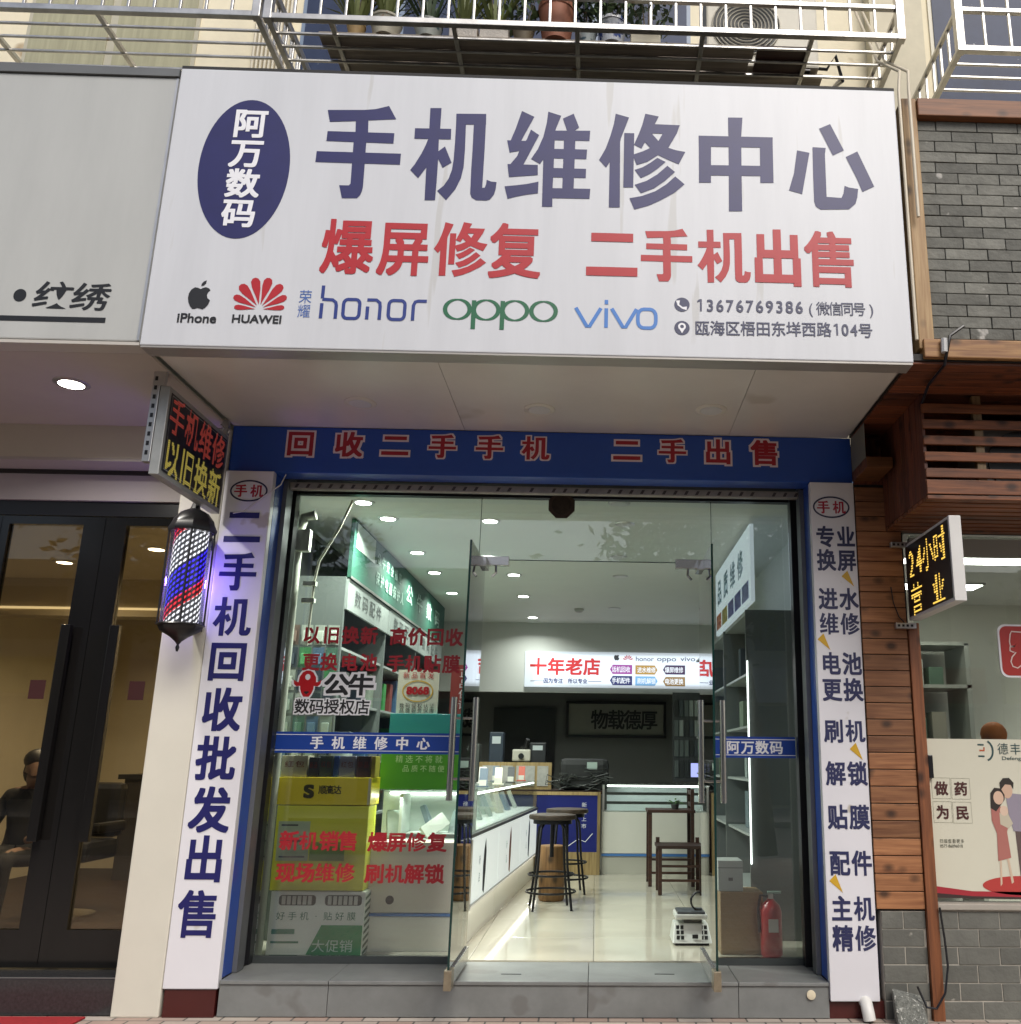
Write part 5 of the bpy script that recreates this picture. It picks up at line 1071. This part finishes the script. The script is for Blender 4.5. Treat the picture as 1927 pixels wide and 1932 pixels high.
part('bottom_cap', sm(MB().lathe([(.006, 2.05), (.012, 2.075), (.006, 2.09), (.02, 2.11), (.05, 2.135), (.11, 2.17), (.125, 2.2), (.14, 2.205), (.135, 2.213)], (bx, by, 0), 8, 'z', R(22))), mat('cap_black', (.01, .01, .011), .35), ba)
for k in range(4):
    a = R(22+90*k); part('rod', sm(MB().tube([(bx+.128*math.cos(a), by+.128*math.sin(a), 2.21), (bx+.128*math.cos(a), by+.128*math.sin(a), 2.785)], .006, 6)), black_m, ba)
part('wall_arm', box(bx-.03, bx+.03, by+.12, .003, 2.72, 2.8), black_m, ba); part('wall_arm', box(bx-.03, bx+.03, by+.12, .003, 2.2, 2.26), black_m, ba)
bl = bpy.data.lights.new('barber_light', 'POINT'); bl.energy = 5.5; bl.color = (.18, .1, 1); bl.shadow_soft_size = .03
bo = bpy.data.objects.new('barber_light', bl); COL.objects.link(bo); bo.parent = ba; bo.location = (-.07, .15, .45)
solo('electric_wire', sm(MB().tube([fy(540, 895, .0), fy(530, 915, -.01), fy(500, 935, -.015), fy(460, 965, -.015), fy(440, 968, -.06)], .004, 5)), mat('cord_white', (.6, .58, .55), .5), 'thin pale cord hanging across the top of the left strip sign', 'cord')

# ================================================================== RIGHT NEIGHBOUR (timber and grey brick)
XE = 3.6
def planks(parent, n_, fn, m_, name='plank'):
    for i in range(n_): part(name, bv(fn(i), .003), m_, parent)
wpil = thing('timber_pillar', 'narrow pillar clad in horizontal brown planks beside the right strip sign', 'pillar', (1.85, .05, .6))
part('backing', box(1.692, 2.0, .012, .4, .595, 3.25), dark_gap, wpil)
planks(wpil, 26, lambda i: box(1.694, 1.984, -.012, .01, .605+i*.101, .605+i*.101+.096), plank_m)
solo('corner_post', bv(box(1.988, 2.058, -.03, .05, 0, 2.32), .004), wood('corner_wood', '8a5431', '5a331d', 2), 'upright brown corner post beside the pharmacy poster', 'post')
def brickwall(t, x0, x1, z0, z1, Y, L, H, g, backm, m_, dp=.012):
    part('backing', box(x0, x1, Y+dp, Y+dp+.15, z0, z1), backm, t)
    r_ = 0; z = z0+g
    while z+H*.5 < z1:
        x = x0-(L/2 if r_ % 2 else 0)-random.uniform(0, .04)
        h = min(H-g, z1-z)
        while x < x1:
            a, b = max(x+g/2, x0+.001), min(x+L-g/2, x1-.001)
            if b-a > .03:
                d = random.uniform(-.0025, .0015); part('brick', bv(box(a, b, Y+d, Y+dp+.02, z+random.uniform(-.001, .001), z+h), .0035), m_, t)
            x += L
        z += H; r_ += 1
lw = thing('low_brick_wall', 'low grey brick wall under the pharmacy poster', 'wall', (2.6, .05, 0)); brickwall(lw, 2.06, XE, .0, .6, .0, .25, .098, .0055, mortar, brick_l, .0035)
lp_ = thing('pillar_plinth', 'grey brick plinth under the planked pillar', 'plinth', (1.85, .05, 0)); brickwall(lp_, 1.72, 1.985, .0, .592, .0, .27, .098, .0055, mortar, brick_l, .0035)
ub = thing('upper_brick_wall', 'dark grey brick panel framed in timber at upper right', 'wall', (2.6, -1.22, 3.7)); brickwall(ub, 1.83, XE, 3.73, 5.14, -1.22, .245, .0705, .005, mortar_d, brick_m, .01)
solo('upper_post', bv(box(1.742, 1.828, -1.25, -1.12, 3.66, 5.27), .006), post_m, 'upright sunlit timber post along the right edge of the signboard', 'post')
solo('upper_beam', bv(box(1.83, XE, -1.27, -1.12, 5.142, 5.26), .006), wood('beam_red', '9a6238', '5f3820', 0), 'horizontal timber beam above the upper grey brick panel', 'beam')
solo('lower_beam', bv(box(1.76, XE, -1.27, -1.12, 3.6, 3.71), .006), beam_m, 'pale horizontal timber beam below the upper grey brick panel', 'beam')
wc = thing('timber_canopy', 'reddish planked timber soffit beside the shop sign', 'canopy', (2.5, -.6, 3.58))
part('backing', box(1.692, XE, -1.24, .05, 3.592, 3.63), dark_gap, wc)
planks(wc, 12, lambda i: box(1.694, XE, -1.23+i*.105, -1.23+i*.105+.1, 3.575, 3.591), canopy_m)
part('beam_end', bv(box(1.692, 1.86, -.32, .0, 3.27, 3.34), .004), wood('bracket_wood', '8c5a30', '5a3519', 0), wc)
part('backing_panel', box(1.694, XE, .0, .03, 3.25, 3.574), vboard_m, wc); part('grey_panel', box(1.6921, 1.6935, -.3, .02, 3.34, 3.575), mat('grey_green_panel', (.18, .18, .14), .6), wc)
sb = thing('slat_box', 'slatted timber air-conditioner box hung below the canopy', 'box', (2.6, -.4, 2.93))
planks(sb, 8, lambda i: box(1.885, 1.905, -.8+i*.1, -.8+i*.1+.096, 2.95, 3.57), vboard_m, 'side_board')
for i in range(6): part('front_slat', bv(box(1.886, XE, -.82, -.802, 2.955+i*.1, 3.01+i*.1-(0 if i else -.03)), .003), slat_m, sb)
for i in range(9): part('bottom_slat', bv(box(1.886, XE, -.815+i*.095, -.745+i*.095, 2.925, 2.948), .003), slat_m, sb)
part('upright', box(2.2, 2.25, -.8, -.76, 2.95, 3.57), wood('pale_upright', 'a58a62', '7d6540', 2, False), sb)
part('back_panel', box(1.9, XE, .04, .06, 2.93, 3.57), dark_gap, sb)
ac2 = thing('air_conditioner', 'air conditioner unit hidden inside the slatted timber box', 'air conditioner', (2.7, -.4, 2.96)); part('case', bv(box(2.3, 3.1, -.6, -.25, 2.97, 3.5), .01), mat('ac_grey', (.22, .22, .2), .5), ac2); part('fan_guard', MB().lathe([(.2, 0), (.2, -.01)], (2.55, -.601, 3.22), 28, 'y'), black_m, ac2)
# cable with plugs at the beam end
cp = thing('hanging_cable', 'black cable with connectors hanging by the lower timber beam', 'cable', (1.86, -1.28, 3.3))
part('cable', sm(MB().tube([(1.98, -1.29, 3.78), (1.9, -1.29, 3.72), (1.875, -1.29, 3.62), (1.87, -1.26, 3.56), (1.87, -1.0, 3.55), (1.88, -.85, 3.5)], .009, 6)), black_m, cp)
part('cable_clip', sm(MB().tube([(1.865, -1.29, 3.7), (1.862, -1.29, 3.62)], .018, 8)), mat('clip_grey', (.45, .45, .44), .4), cp)
# two pale pipes along the post
for i, (x, l_) in enumerate(((1.722, 'pale service pipe running down nearest the signboard edge'), (1.775, 'pale service pipe running down the face of the timber post'))):
    solo('service_pipe', sm(MB().tube([(x, -1.29 if i else -1.27, 3.7 if not i else 4.45), (x, -1.29 if i else -1.27, 5.3), (x+.04, -1.2, 5.5), (x+.08, -.7, 6.0), (x+.1, -.2, 6.9)], .0095, 8)), mat('pipe_cream', (.6, .53, .4), .5, var=.1), l_, 'pipe', 'service pipes')
# window with poster
pw = thing('pharmacy_window', 'wide pharmacy shop window with a slim pale frame', 'window', (2.8, .06, .6))
part('glass', box(2.06, XE, .07, .078, .64, 2.92), glass('window_glass', (.86, .9, .87), 1.5), pw); part('sill', bv(box(2.06, XE, -.02, .12, .601, .636), .006), mat('sill_stone', (.36, .33, .28), .6, var=.1), pw)
part('frame_bar', box(2.06, XE, .055, .1, 2.78, 2.9), mat('pale_frame_metal', (.42, .43, .38), .4, .2), pw)
struct('pharmacy_wall', box(2.06, XE+1, 3.0, 3.1, 0, 3.3), mat('pharmacy_wall_paint', (.66, .66, .58), .7)); struct('pharmacy_floor', box(2.06, XE+1, .16, 3, .1, .2), tile_m); struct('pharmacy_ceiling', box(2.06, XE+1, .13, 3, 2.95, 3), wall_in); struct('pharmacy_partition', box(2.0, 2.055, .45, 3.1, 0, 3.2), wall_in)
for i, y in enumerate((.9, 2.0)):  # light panels added to brighten the pharmacy interior
    t = thing('added_light', ('nearer', 'farther')[i]+' added white light panel on the pharmacy ceiling', 'light', (2.8, y, 2.94), 'added pharmacy lights'); part('frame', box(2.28, 3.32, y-.14, y+.14, 2.935, 2.949), alu, t); part('diffuser', box(2.3, 3.3, y-.12, y+.12, 2.93, 2.9345), emit('panel_white', (1, .98, .92), 9), t)
psf = thing('pharmacy_shelf', 'pale shelving with boxes seen inside the pharmacy window', 'shelf', (3, 2.6, .2))
for x in (2.2, 2.75, 3.3): part('upright', box(x, x+.04, 2.4, 2.9, .2, 2.5), mat('pale_frame_metal', (.42, .43, .38), .4, .2), psf)
for z in (.6, 1.1, 1.6, 2.1, 2.48): part('shelf_board', box(2.2, 3.34, 2.4, 2.9, z, z+.03), mat('pale_frame_metal', (.42, .43, .38), .4, .2), psf)
for i in range(16):
    z = (1.13, 1.63, 2.13)[i % 3]; x = 2.26+(i//3)*.18
    solo('medicine_box', bv(box(x, x+.13, 2.45, 2.6, z, z+random.uniform(.15, .3)), .003), mat('med_'+str(i % 4), ('7a8f86', '9a9484', '56705e', 'a7a79c')[i % 4], .5), ('grey-green', 'tan', 'green', 'pale')[i % 4]+' medicine box, '+ORD[i//3]+' from the left on the '+('lower', 'middle', 'upper')[i % 3]+' pharmacy shelf', 'box', 'medicine boxes on the pharmacy shelving')
solo('orange_ball', blob((2.62, .3, 1.64), (.085, .085, .08), 20), mat('ball_orange', 'e07a20', .6, var=.15, vscale=8), 'round orange ornament just above the pharmacy poster', 'ball')  # unidentified round orange object, modelled as a plain ball
po = thing('pharmacy_poster', 'cream poster of an embracing couple fixed inside the low pharmacy window', 'poster', (2.8, .05, .64))
part('sheet', box(2.062, XE, .05, .056, .66, 1.6), mat('poster_cream', (.62, .6, .48), .5, var=.03), po)
Q = PxPlane(.0495); QP = Q.pl
m = MB().poly(QP, [(2.062, .67), (XE, .64), (XE, .69), (2.3, .7), (2.062, .73)], .001); part('red_band', m, mat('poster_red', 'a02a34', .5), po)
m = MB().poly(QP, [(2.062, .662), (XE, .642), (XE, .655), (2.3, .672), (2.062, .69)], .002); part('dark_band', m, mat('poster_dark', '3a2a28', .5), po)
bx_m = mat('box_line', '9c9a86', .5)
for ch, x, y in (('做', 1776, 1487), ('药', 1813, 1488), ('为', 1779, 1532), ('民', 1816, 1533)):
    u, v = Q.uv(x, y); g = part('character_box', MB().ribbon(QP, [(u-.058, v-.062), (u+.058, v-.062), (u+.058, v+.062), (u-.058, v+.062)], .003, .001, True), bx_m, po)
    m = MBk(); put(m, QP, ch, (u, v), .085, .085, bold=.025); part('character', m, mat('dark_brown_ink', '4a2420', .5), g)
u, v = Q.uv(1857, 1416); m = MB().ribbon(QP, ell(u+.01, v, .045, .06, 16, -1.4, 1.4), .012, .001); m.ribbon(QP, [(u-.04, v+.035), (u, v+.035)], .01, .001); m.ribbon(QP, [(u-.04, v-.035), (u, v-.035)], .01, .001); part('logo', m, mat('logo_teal', '2f4a4a', .5), po)
m = MB().ribbon(QP, [(u-.03, v), (u, v), (u, v+.02)], .01, .001); part('logo_mark', m, mat('logo_orange', 'b0522a', .5), po)
m = MBk(); row(m, QP, '德丰医药', (u+.12, v+.012), (u+.36, v+.012), .072, .075); latin(m, QP, 'Defeng Medical', u+.24, v-.045, .26, .03); part('brand_text', m, mat('logo_teal', '2f4a4a', .5), po)
u, v = Q.uv(1795, 1590); m = MBk(); row(m, QP, '扫描查看更多', (u-.06, v+.01), (u+.07, v+.01), .024, .026); latin(m, QP, '0577-86096018', u, v-.018, .14, .026); part('small_print', m, mat('small_ink', '5a5a4c', .5), po)
# the printed couple (flat print)
cu, cv = Q.uv(1900, 1560)
def prt(name, pts, c_, off, s_=.001): part(name, MB().poly(QP, [(cu+x*s_, cv+y*s_) for x, y in pts], off), mat('fig_'+c_, c_, .55), po)
prt('printed_oval', ell(60, -340, 240, 55), 'b03a34', .001)  # flat red oval printed below the couple
prt('printed_trousers', [(50,-20),(160,-20),(170,-330),(60,-325)], '5c4c48', .0014)
prt('printed_shirt', [(10,175),(40,200),(140,190),(180,60),(165,-30),(40,-25),(20,60)], '8f8794', .0016)
prt('printed_face', ell(20, 215, 34, 46), 'c9a890', .0018)
prt('printed_hair', [(-22,215),(-24,262),(0,290),(40,292),(66,262),(60,225),(48,250),(10,252)], '2c241f', .002)
prt('printed_legs', [(-62,-190),(-50,-190),(-58,-330),(-70,-345)], 'c9b29a', .0014); prt('printed_legs', [(-18,-180),(-4,-180),(14,-320),(0,-330)], 'c9b29a', .0014)
prt('printed_dress', [(-90,110),(-50,125),(10,110),(20,40),(-2,-30),(10,-180),(-72,-200),(-66,-40),(-92,40)], 'a86a60', .0022)
prt('printed_hair', [(-86,200),(-60,232),(-20,228),(2,190),(0,160),(-60,90),(-92,110)], '2c241f', .0024); prt('printed_face', ell(-38, 172, 32, 40), 'd0b098', .0026)
prt('printed_baby', ell(-10, 95, 26, 30), 'd3b8a2', .0028); prt('printed_blanket', [(-40,85),(-15,65),(12,80),(40,20),(10,-10),(-40,15)], 'bdb49e', .0027)
solo('dark_clip', bv(box(2.075, 2.105, .02, .048, 1.36, 1.5), .006), black_m, 'small black box fixed at the left edge of the pharmacy poster', 'box')
rd_ = thing('red_window_sign', 'red rounded square sign with white wavy outline on the pharmacy glass', 'sign', (2.8, .05, 1.96))
A = fy(1880, 1178, .04); B = fy(1885, 1278, .04)
RP = face(.045); part('plate_edge', MB().poly(RP, rrect(A.x, A.x+.45, B.z, A.z, .05), .012, .012), white_print, rd_); part('plate', MB().poly(RP, rrect(A.x+.012, A.x+.438, B.z+.012, A.z-.012, .045), .014, .0015), mat('plate_red', 'a8302a', .4), rd_)
sx, sz = A.x+.05, B.z+.03
m = MB().ribbon(RP, [(sx+x*.001, sz+z*.001) for x, z in ((120,260),(40,265),(30,245),(22,200),(25,170),(50,168),(62,180),(50,168),(22,165),(20,140),(40,132),(58,130),(30,100),(20,70),(30,40),(60,30),(90,50),(110,75),(150,70))], .008, .016); part('white_outline', m, mat('pale_pink_print', (.75, .6, .55), .4), rd_)
# ground clutter on the right
st_c = thing('concrete_block', 'rough speckled lump of broken concrete against the brick plinth', 'block', (1.84, -.08, 0))
m = MB().hexa([(1.74, -.16, 0), (1.93, -.13, 0), (1.95, -.01, 0), (1.76, -.01, 0)], [(1.735, -.1, .17), (1.9, -.1, .1), (1.93, -.02, .14), (1.75, -.02, .18)]); m.bev = .015
part('block', m, mat('speckled_concrete', (.17, .175, .155), .9, var=.6, vscale=70, bump=1, bscale=60, spots=((.42, .42, .38), 60, .6)), st_c)
solo('ground_cable', sm(MB().tube([(2.06, -.045, .62), (2.075, -.05, .45), (2.08, -.06, .3), (2.05, -.07, .16), (1.99, -.08, .08), (1.93, -.09, .09), (1.88, -.1, .2)], .007, 6)), black_m, 'black cable hanging from the corner post to the concrete block', 'cable')
dp_ = thing('drain_pipe', 'short white curved drain pipe poking out below the right strip sign', 'pipe', (1.6, -.04, 0)); part('pipe', sm(MB().tube([(1.6, .03, .1), (1.6, -.02, .09), (1.6, -.05, .05), (1.605, -.055, .012)], .036, 14)), mat('pvc_white', (.7, .69, .65), .4), dp_)
solo('red_mat', bv(box(-5, -2.86, -.6, -.01, .002, .012), .003), mat('mat_red', '9a2024', .9, var=.2, vscale=30), 'red doormat on the pavement in front of the salon', 'doormat')

# ================================================================== UPPER FLOOR
wall_up = mat('upper_render', (.84, .76, .56), .75, var=.1, vscale=2.5, bump=.15, bscale=20, spots=((.45, .34, .2), 2.2, .66))
bw = thing('building_wall', 'weathered cream rendered wall of the floor above the shops', 'building', (-.5, 0, 3.6))
part('wall', box(-7, 5.2, .0, .2, 5.34, 9.6), wall_up, bw)
part('hidden_core', box(-7, 5.2, .205, .6, 3.6, 5.6), wall_up, bw)
win_blue = mat('blue_window_glass', (.035, .05, .1), .4, var=.25, vscale=3, spec=.18, spots=((.4, .42, .46), 14, .72))
for x0, x1, m_, n_ in ((-4.3, -3.05, mat('curtain_glass', (.42, .4, .26), .25, var=.2, vscale=5, stretch=(6, 1, .3)), 2), (-2.3, .62, win_blue, 4), (2.46, 4.6, win_blue, 2)):
    w_ = part('window', box(x0, x1, -.012, -.001, 6.0, 8.2), mat('window_frame_blue' if n_ > 2 else 'window_frame_pale', (.2, .26, .36) if n_ > 2 else (.5, .47, .36), .4), bw)
    for i in range(n_):
        a, b = x0+(x1-x0)*i/n_+.03, x0+(x1-x0)*(i+1)/n_-.03
        part('pane', box(a, b, -.02, -.013, 6.04, 8.16), m_, w_)
for i in range(9): part('ribbed_pipe', sm(MB().tube([(-2.62+i*.03, -.03, 5.4), (-2.62+i*.03, -.03, 9)], .011, 6)), mat('rib_cream', (.66, .6, .46), .5), bw)
part('corner_column', box(1.96, 2.36, -.14, -.001, 5.35, 9.6), mat('column_cream', (.66, .6, .44), .7, var=.12, vscale=4), bw)
part('ledge', box(-7, 5.2, -.1, -.001, 5.345, 5.6), wall_up, bw)
def cage(x0, x1, z0, label, mid=.24, crosses=(), sides=(1, 1), sp=.157):
    t = thing('balcony_cage', label, 'balcony cage', ((x0+x1)/2, -.5, z0), 'steel window cages')
    q = .022
    def bar(n_, a, b, r_=.012): part(n_, bv(box(min(a[0], b[0])-r_, max(a[0], b[0])+r_, min(a[1], b[1])-r_, max(a[1], b[1])+r_, min(a[2], b[2])-r_, max(a[2], b[2])+r_), .004), inox, t)
    for z in (z0, z0+mid, z0+1.3): bar('rail', (x0+.04, -1.0, z), (x1-.04, -1.0, z), .02 if z == z0 else .016)
    for x in (x0, x1): bar('corner_post', (x, -1.0, z0), (x, -1.0, z0+1.3), .026)
    n_ = int((x1-x0)/sp)
    for i in range(1, n_): bar('bar', (x0+(x1-x0)*i/n_, -1.0, z0+.022), (x0+(x1-x0)*i/n_, -1.0, z0+1.28), .0085)
    for y in (-.87, -.755, -.63, -.5, -.37, -.24, -.11): bar('floor_bar', (x0+.02, y, z0), (x1-.02, y, z0), .008)
    for x in crosses: bar('cross_bar', (x, -.975, z0+.012), (x, -.01, z0+.012), .015)
    for x, s_ in ((x0, sides[0]), (x1, sides[1])):
        bar('side_rail', (x, -.97, z0), (x, -.01, z0), .018)
        if s_:
            bar('side_rail', (x, -.97, z0+mid), (x, -.01, z0+mid), .014)
            for i in range(1, 7): bar('side_bar', (x, -.97+i*.14, z0+.02), (x, -.97+i*.14, z0+mid-.016), .009)
    return t
cage(-4.75, -2.2, 5.93, 'stainless window cage at upper left above the salon signboard', .4, (-3.95, -3.2), (1, 1))
cage(-2.13, 1.86, 5.92, 'long stainless window cage with potted plants above the shop sign', .225, (-1.75, -.98, -.2, .6, 1.3), (1, 1))
cage(2.24, 4.9, 5.85, 'stainless window cage at upper right with open side bars', .3, (3.1, 4.0), (1, 1))
# boards on the cage floor
bd = wood('grey_board', 'b5a999', '857b6e', 0, False)
for i, (y0, y1, x0, x1) in enumerate(((-.86, -.76, -1.86, .95), (-.745, -.64, -1.84, .93), (-.62, -.4, -1.8, 1.45), (-.38, -.05, -1.8, 1.5))):
    solo('floor_board', bv(box(x0, x1, y0, y1, 5.93, 5.952), .003), bd, ('frontmost', 'second', 'third', 'rearmost')[i]+' grey wooden board on the plant cage floor counted from the street', 'board', 'boards on the cage floor')
solo('reddish_board', bv(box(.97, 1.3, -.86, -.64, 5.93, 5.955), .003), wood('red_board', '5e3d2e', '3a2620', 0, False), 'reddish brown board on the cage floor under the air conditioner', 'board')
# air conditioner on the cage
ac = thing('air_conditioner', 'cream outdoor air conditioner with round fan grille on the plant cage', 'air conditioner', (1.05, -.55, 5.96))
part('case', bv(box(.66, 1.42, -.66, -.38, 5.965, 6.6), .015), mat('ac_cream', (.62, .58, .47), .45, var=.08), ac)
part('fan_recess', MB().lathe([(.23, 0), (.23, -.004)], (.93, -.661, 6.28), 40, 'y'), mat('fan_dark', (.06, .06, .055), .6), ac)
for i in range(9):
    r_ = .03+i*.025; part('grille_ring', sm(MB().tube([(.93+r_*math.cos(2*math.pi*k/28), -.672, 6.28+r_*math.sin(2*math.pi*k/28)) for k in range(29)], .004, 4, False)), mat('ac_cream', (.62, .58, .47), .45, var=.08), ac)
for x in (.75, 1.33): part('foot', box(x-.03, x+.03, -.65, -.4, 5.953, 5.9645), black_m, ac)
solo('ac_hose', sm(MB().tube([(1.4, -.5, 6.1), (1.5, -.55, 6.05), (1.55, -.6, 6.12), (1.62, -.5, 6.0), (1.6, -.3, 6.1), (1.7, -.15, 6.3)], .012, 6)), black_m, 'dark hose coming off the cream air conditioner', 'hose')
# potted plants
def leafs(m, c, n_, R_, up, L, w, spread=1.0, blade=True):
    for i in range(n_):
        a = random.uniform(0, 2*math.pi); tl = random.uniform(.15, 1)*spread
        if blade:
            d = Vector((math.cos(a)*tl, math.sin(a)*tl, 1)).normalized(); s_ = Vector((-math.sin(a), math.cos(a), 0)); l_ = L*random.uniform(.5, 1.1); b0 = Vector(c)+Vector((math.cos(a), math.sin(a), 0))*random.uniform(0, R_*.5)
            p1 = b0+d*l_*.55; d2 = (d+Vector((math.cos(a)*.5*tl, math.sin(a)*.5*tl, -.25*tl))).normalized(); p2 = p1+d2*l_*.5
            m.add([b0-s_*w*.4, b0+s_*w*.4, p1+s_*w*.5, p1-s_*w*.5, p2], [(0, 1, 2, 3), (3, 2, 4)])
        else:
            r_ = R_*random.random()**.5; b0 = Vector(c)+Vector((math.cos(a)*r_, math.sin(a)*r_, random.uniform(.0, up))); d = Vector((random.uniform(-1, 1), random.uniform(-1, 1), random.uniform(-.5, 1))).normalized()*L; s_ = d.orthogonal().normalized()*w
            m.add([b0, b0+d*.5+s_, b0+d, b0+d*.5-s_], [(0, 1, 2, 3)])
gre = [mat('foliage_yellow', (.17, .2, .06), .55, var=.3, vscale=9), mat('foliage_dark', (.05, .085, .035), .55, var=.3, vscale=9), mat('foliage_mid', (.09, .14, .05), .55, var=.3, vscale=9)]
def pot(xp, wpx, h, pc, prof, label, g, kind, square=False, n_=40):
    p_ = fy(xp, 60, -.81); w_ = (fy(xp+wpx/2, 60, -.81).x-fy(xp-wpx/2, 60, -.81).x)/2; z = 5.953
    t = thing('potted_plant', label, 'plant', (p_.x, -.81, z), 'plants in the steel cage')
    if square: part('pot', bv(box(p_.x-w_, p_.x+w_, -.81-.045, -.81+.07, z, z+h), .006), pc, t)
    else: part('pot', sm(MB().lathe([(w_*.72, 0), (w_*.85, h*.3), (w_*1.0, h*.85), (w_*1.06, h*.87), (w_*1.06, h), (w_*.9, h), (w_*.88, h*.8)], (p_.x, -.81+.06*0, z), 24)), pc, t)
    m = MB()
    if kind == 'blade': leafs(m, (p_.x, -.81, z+h*.85), n_, w_, .2, .55, .022, .8)
    else: leafs(m, (p_.x, -.81, z+h*.9), n_*7, w_*1.7, .5, .07, .018, 1, False)
    part('leaves', m, gre[g], t)
    m = MB()
    for i in range(3 if kind == 'blade' else 5): m.tube([(p_.x+random.uniform(-.02, .02), -.81, z+h*.7), (p_.x+random.uniform(-.12, .12), -.81+random.uniform(-.05, .05), z+h+random.uniform(.15, .5))], .005, 5, True, .002)
    part('stems', m, mat('stem_brown', (.12, .09, .05), .7), t, kind='stuff')
pot(672, 34, .09, mat('pot_ochre', (.45, .3, .13), .6), None, 'spiky plant in a small ochre pot at the left of the cage', 0, 'blade')
pot(728, 58, .13, mat('pot_floral', (.6, .55, .42), .4, spots=((.4, .22, .12), 16, .6)), None, 'long-bladed plant in a cream flowered pot', 0, 'blade')
pot(808, 52, .11, mat('pot_bluegreen', (.45, .47, .42), .35, spots=((.05, .11, .14), 9, .52)), None, 'bladed plant in a pale pot with dark blue-green marks', 1, 'blade')
pot(876, 52, .12, mat('basket_white', (.66, .6, .52), .6, bump=.5, bscale=60), None, 'bladed plant in the left of two white basket planters', 0, 'blade', True)
pot(934, 54, .12, mat('basket_white', (.66, .6, .52), .6, bump=.5, bscale=60), None, 'yellowish bladed plant in the right of two white basket planters', 0, 'blade', True)
pot(988, 40, .1, mat('pot_brown', (.2, .16, .1), .6), None, 'low scrubby plant in a brown pot left of the terracotta pot', 2, 'leafy', n_=22)
pot(1050, 68, .27, mat('terracotta', (.36, .14, .08), .65, var=.12, vscale=6), None, 'large terracotta pot with sparse foliage', 1, 'leafy', n_=24)
pot(1108, 38, .12, mat('pot_speckled', (.4, .44, .42), .4, spots=((.06, .1, .12), 12, .5)), None, 'dark leafy plant right of the terracotta pot', 1, 'leafy')
pot(1155, 54, .17, mat('porcelain', (.6, .62, .66), .2, spots=((.03, .06, .25), 14, .52)), None, 'leafy plant in a blue and white porcelain pot', 2, 'leafy')
pot(1218, 56, .12, mat('pot_cream', (.55, .5, .36), .5), None, 'dark bushy plant in a cream trough beside the air conditioner', 1, 'leafy', True)

# ================================================================== ACROSS THE STREET (seen in the glass)
ob = thing('opposite_building', 'pale building with rows of windows across the street', 'building', (0, -22, 0))
part('wall', box(-30, 30, -30, -24, 0, 7.6), mat('opp_wall', (.42, .41, .37), .8, var=.08), ob)
for i in range(14):
    x = -28+i*4.1
    part('shopfront', box(x, x+3.4, -24.001, -23.95, .1, 3.2), mat('opp_shop%d' % (i % 3), ((.1, .11, .11), (.16, .14, .12), (.08, .1, .12))[i % 3], .3), ob)
    part('shop_board', box(x, x+3.5, -23.95, -23.7, 3.3, 4.4), mat('opp_board%d' % (i % 4), ((.5, .5, .5), (.35, .06, .05), (.5, .42, .1), (.06, .12, .3))[i % 4], .5), ob)
    for z in (5.0,): part('window', box(x+.4, x+2.6, -24.001, -23.96, z, z+1.7), mat('opp_glass', (.06, .075, .09), .1), ob)
def tree(x, y, h, lean, label, seed, crown=2.6):
    random.seed(seed); t = thing('street_tree', label, 'tree', (x, y, 0), 'street trees')
    tp = [(x, y, 0), (x+lean*.2, y, h*.25), (x+lean*.6, y+.1, h*.55), (x+lean, y, h*.8)]
    part('trunk', sm(MB().tube(tp, .2, 10, True, .11)), mat('bark', (.12, .1, .075), .9, var=.3, vscale=12, bump=.6, bscale=30), t)
    m = MB(); tips = []
    for i in range(8):
        a = i*.79+random.uniform(-.3, .3); b0 = Vector(tp[2]).lerp(Vector(tp[3]), random.random()); e = b0+Vector((math.cos(a)*crown*.6, math.sin(a)*crown*.6, random.uniform(.6, 1.8))); m.tube([b0, b0.lerp(e, .5)+Vector((0, 0, .2)), e], .06, 6, True, .02); tips.append(e); tips.append(b0.lerp(e, .6))
    part('limbs', sm(m), MATS['bark'], t)
    m = MB()
    for i in range(4200):
        c = random.choice(tips)+Vector((random.gauss(0, .55), random.gauss(0, .55), random.gauss(.1, .45))); d = Vector((random.gauss(0, 1), random.gauss(0, 1), random.gauss(0, .6))).normalized()*.11; s_ = d.orthogonal().normalized()*.045
        m.add([c-d, c+s_, c+d, c-s_], [(0, 1, 2, 3)])
    part('crown', m, mat('street_foliage', (.06, .1, .035), .6, var=.35, vscale=3), t)
tree(2.75, -8.8, 5.2, -.5, 'leaning street tree behind the viewer reflected in the narrow right pane', 3)
tree(-6.5, -9.2, 5.8, .3, 'street tree further along the kerb to the left', 5)
tree(9.5, -9.4, 6.0, .2, 'street tree further along the kerb to the right', 9)
bpy.data.objects.remove(_to)
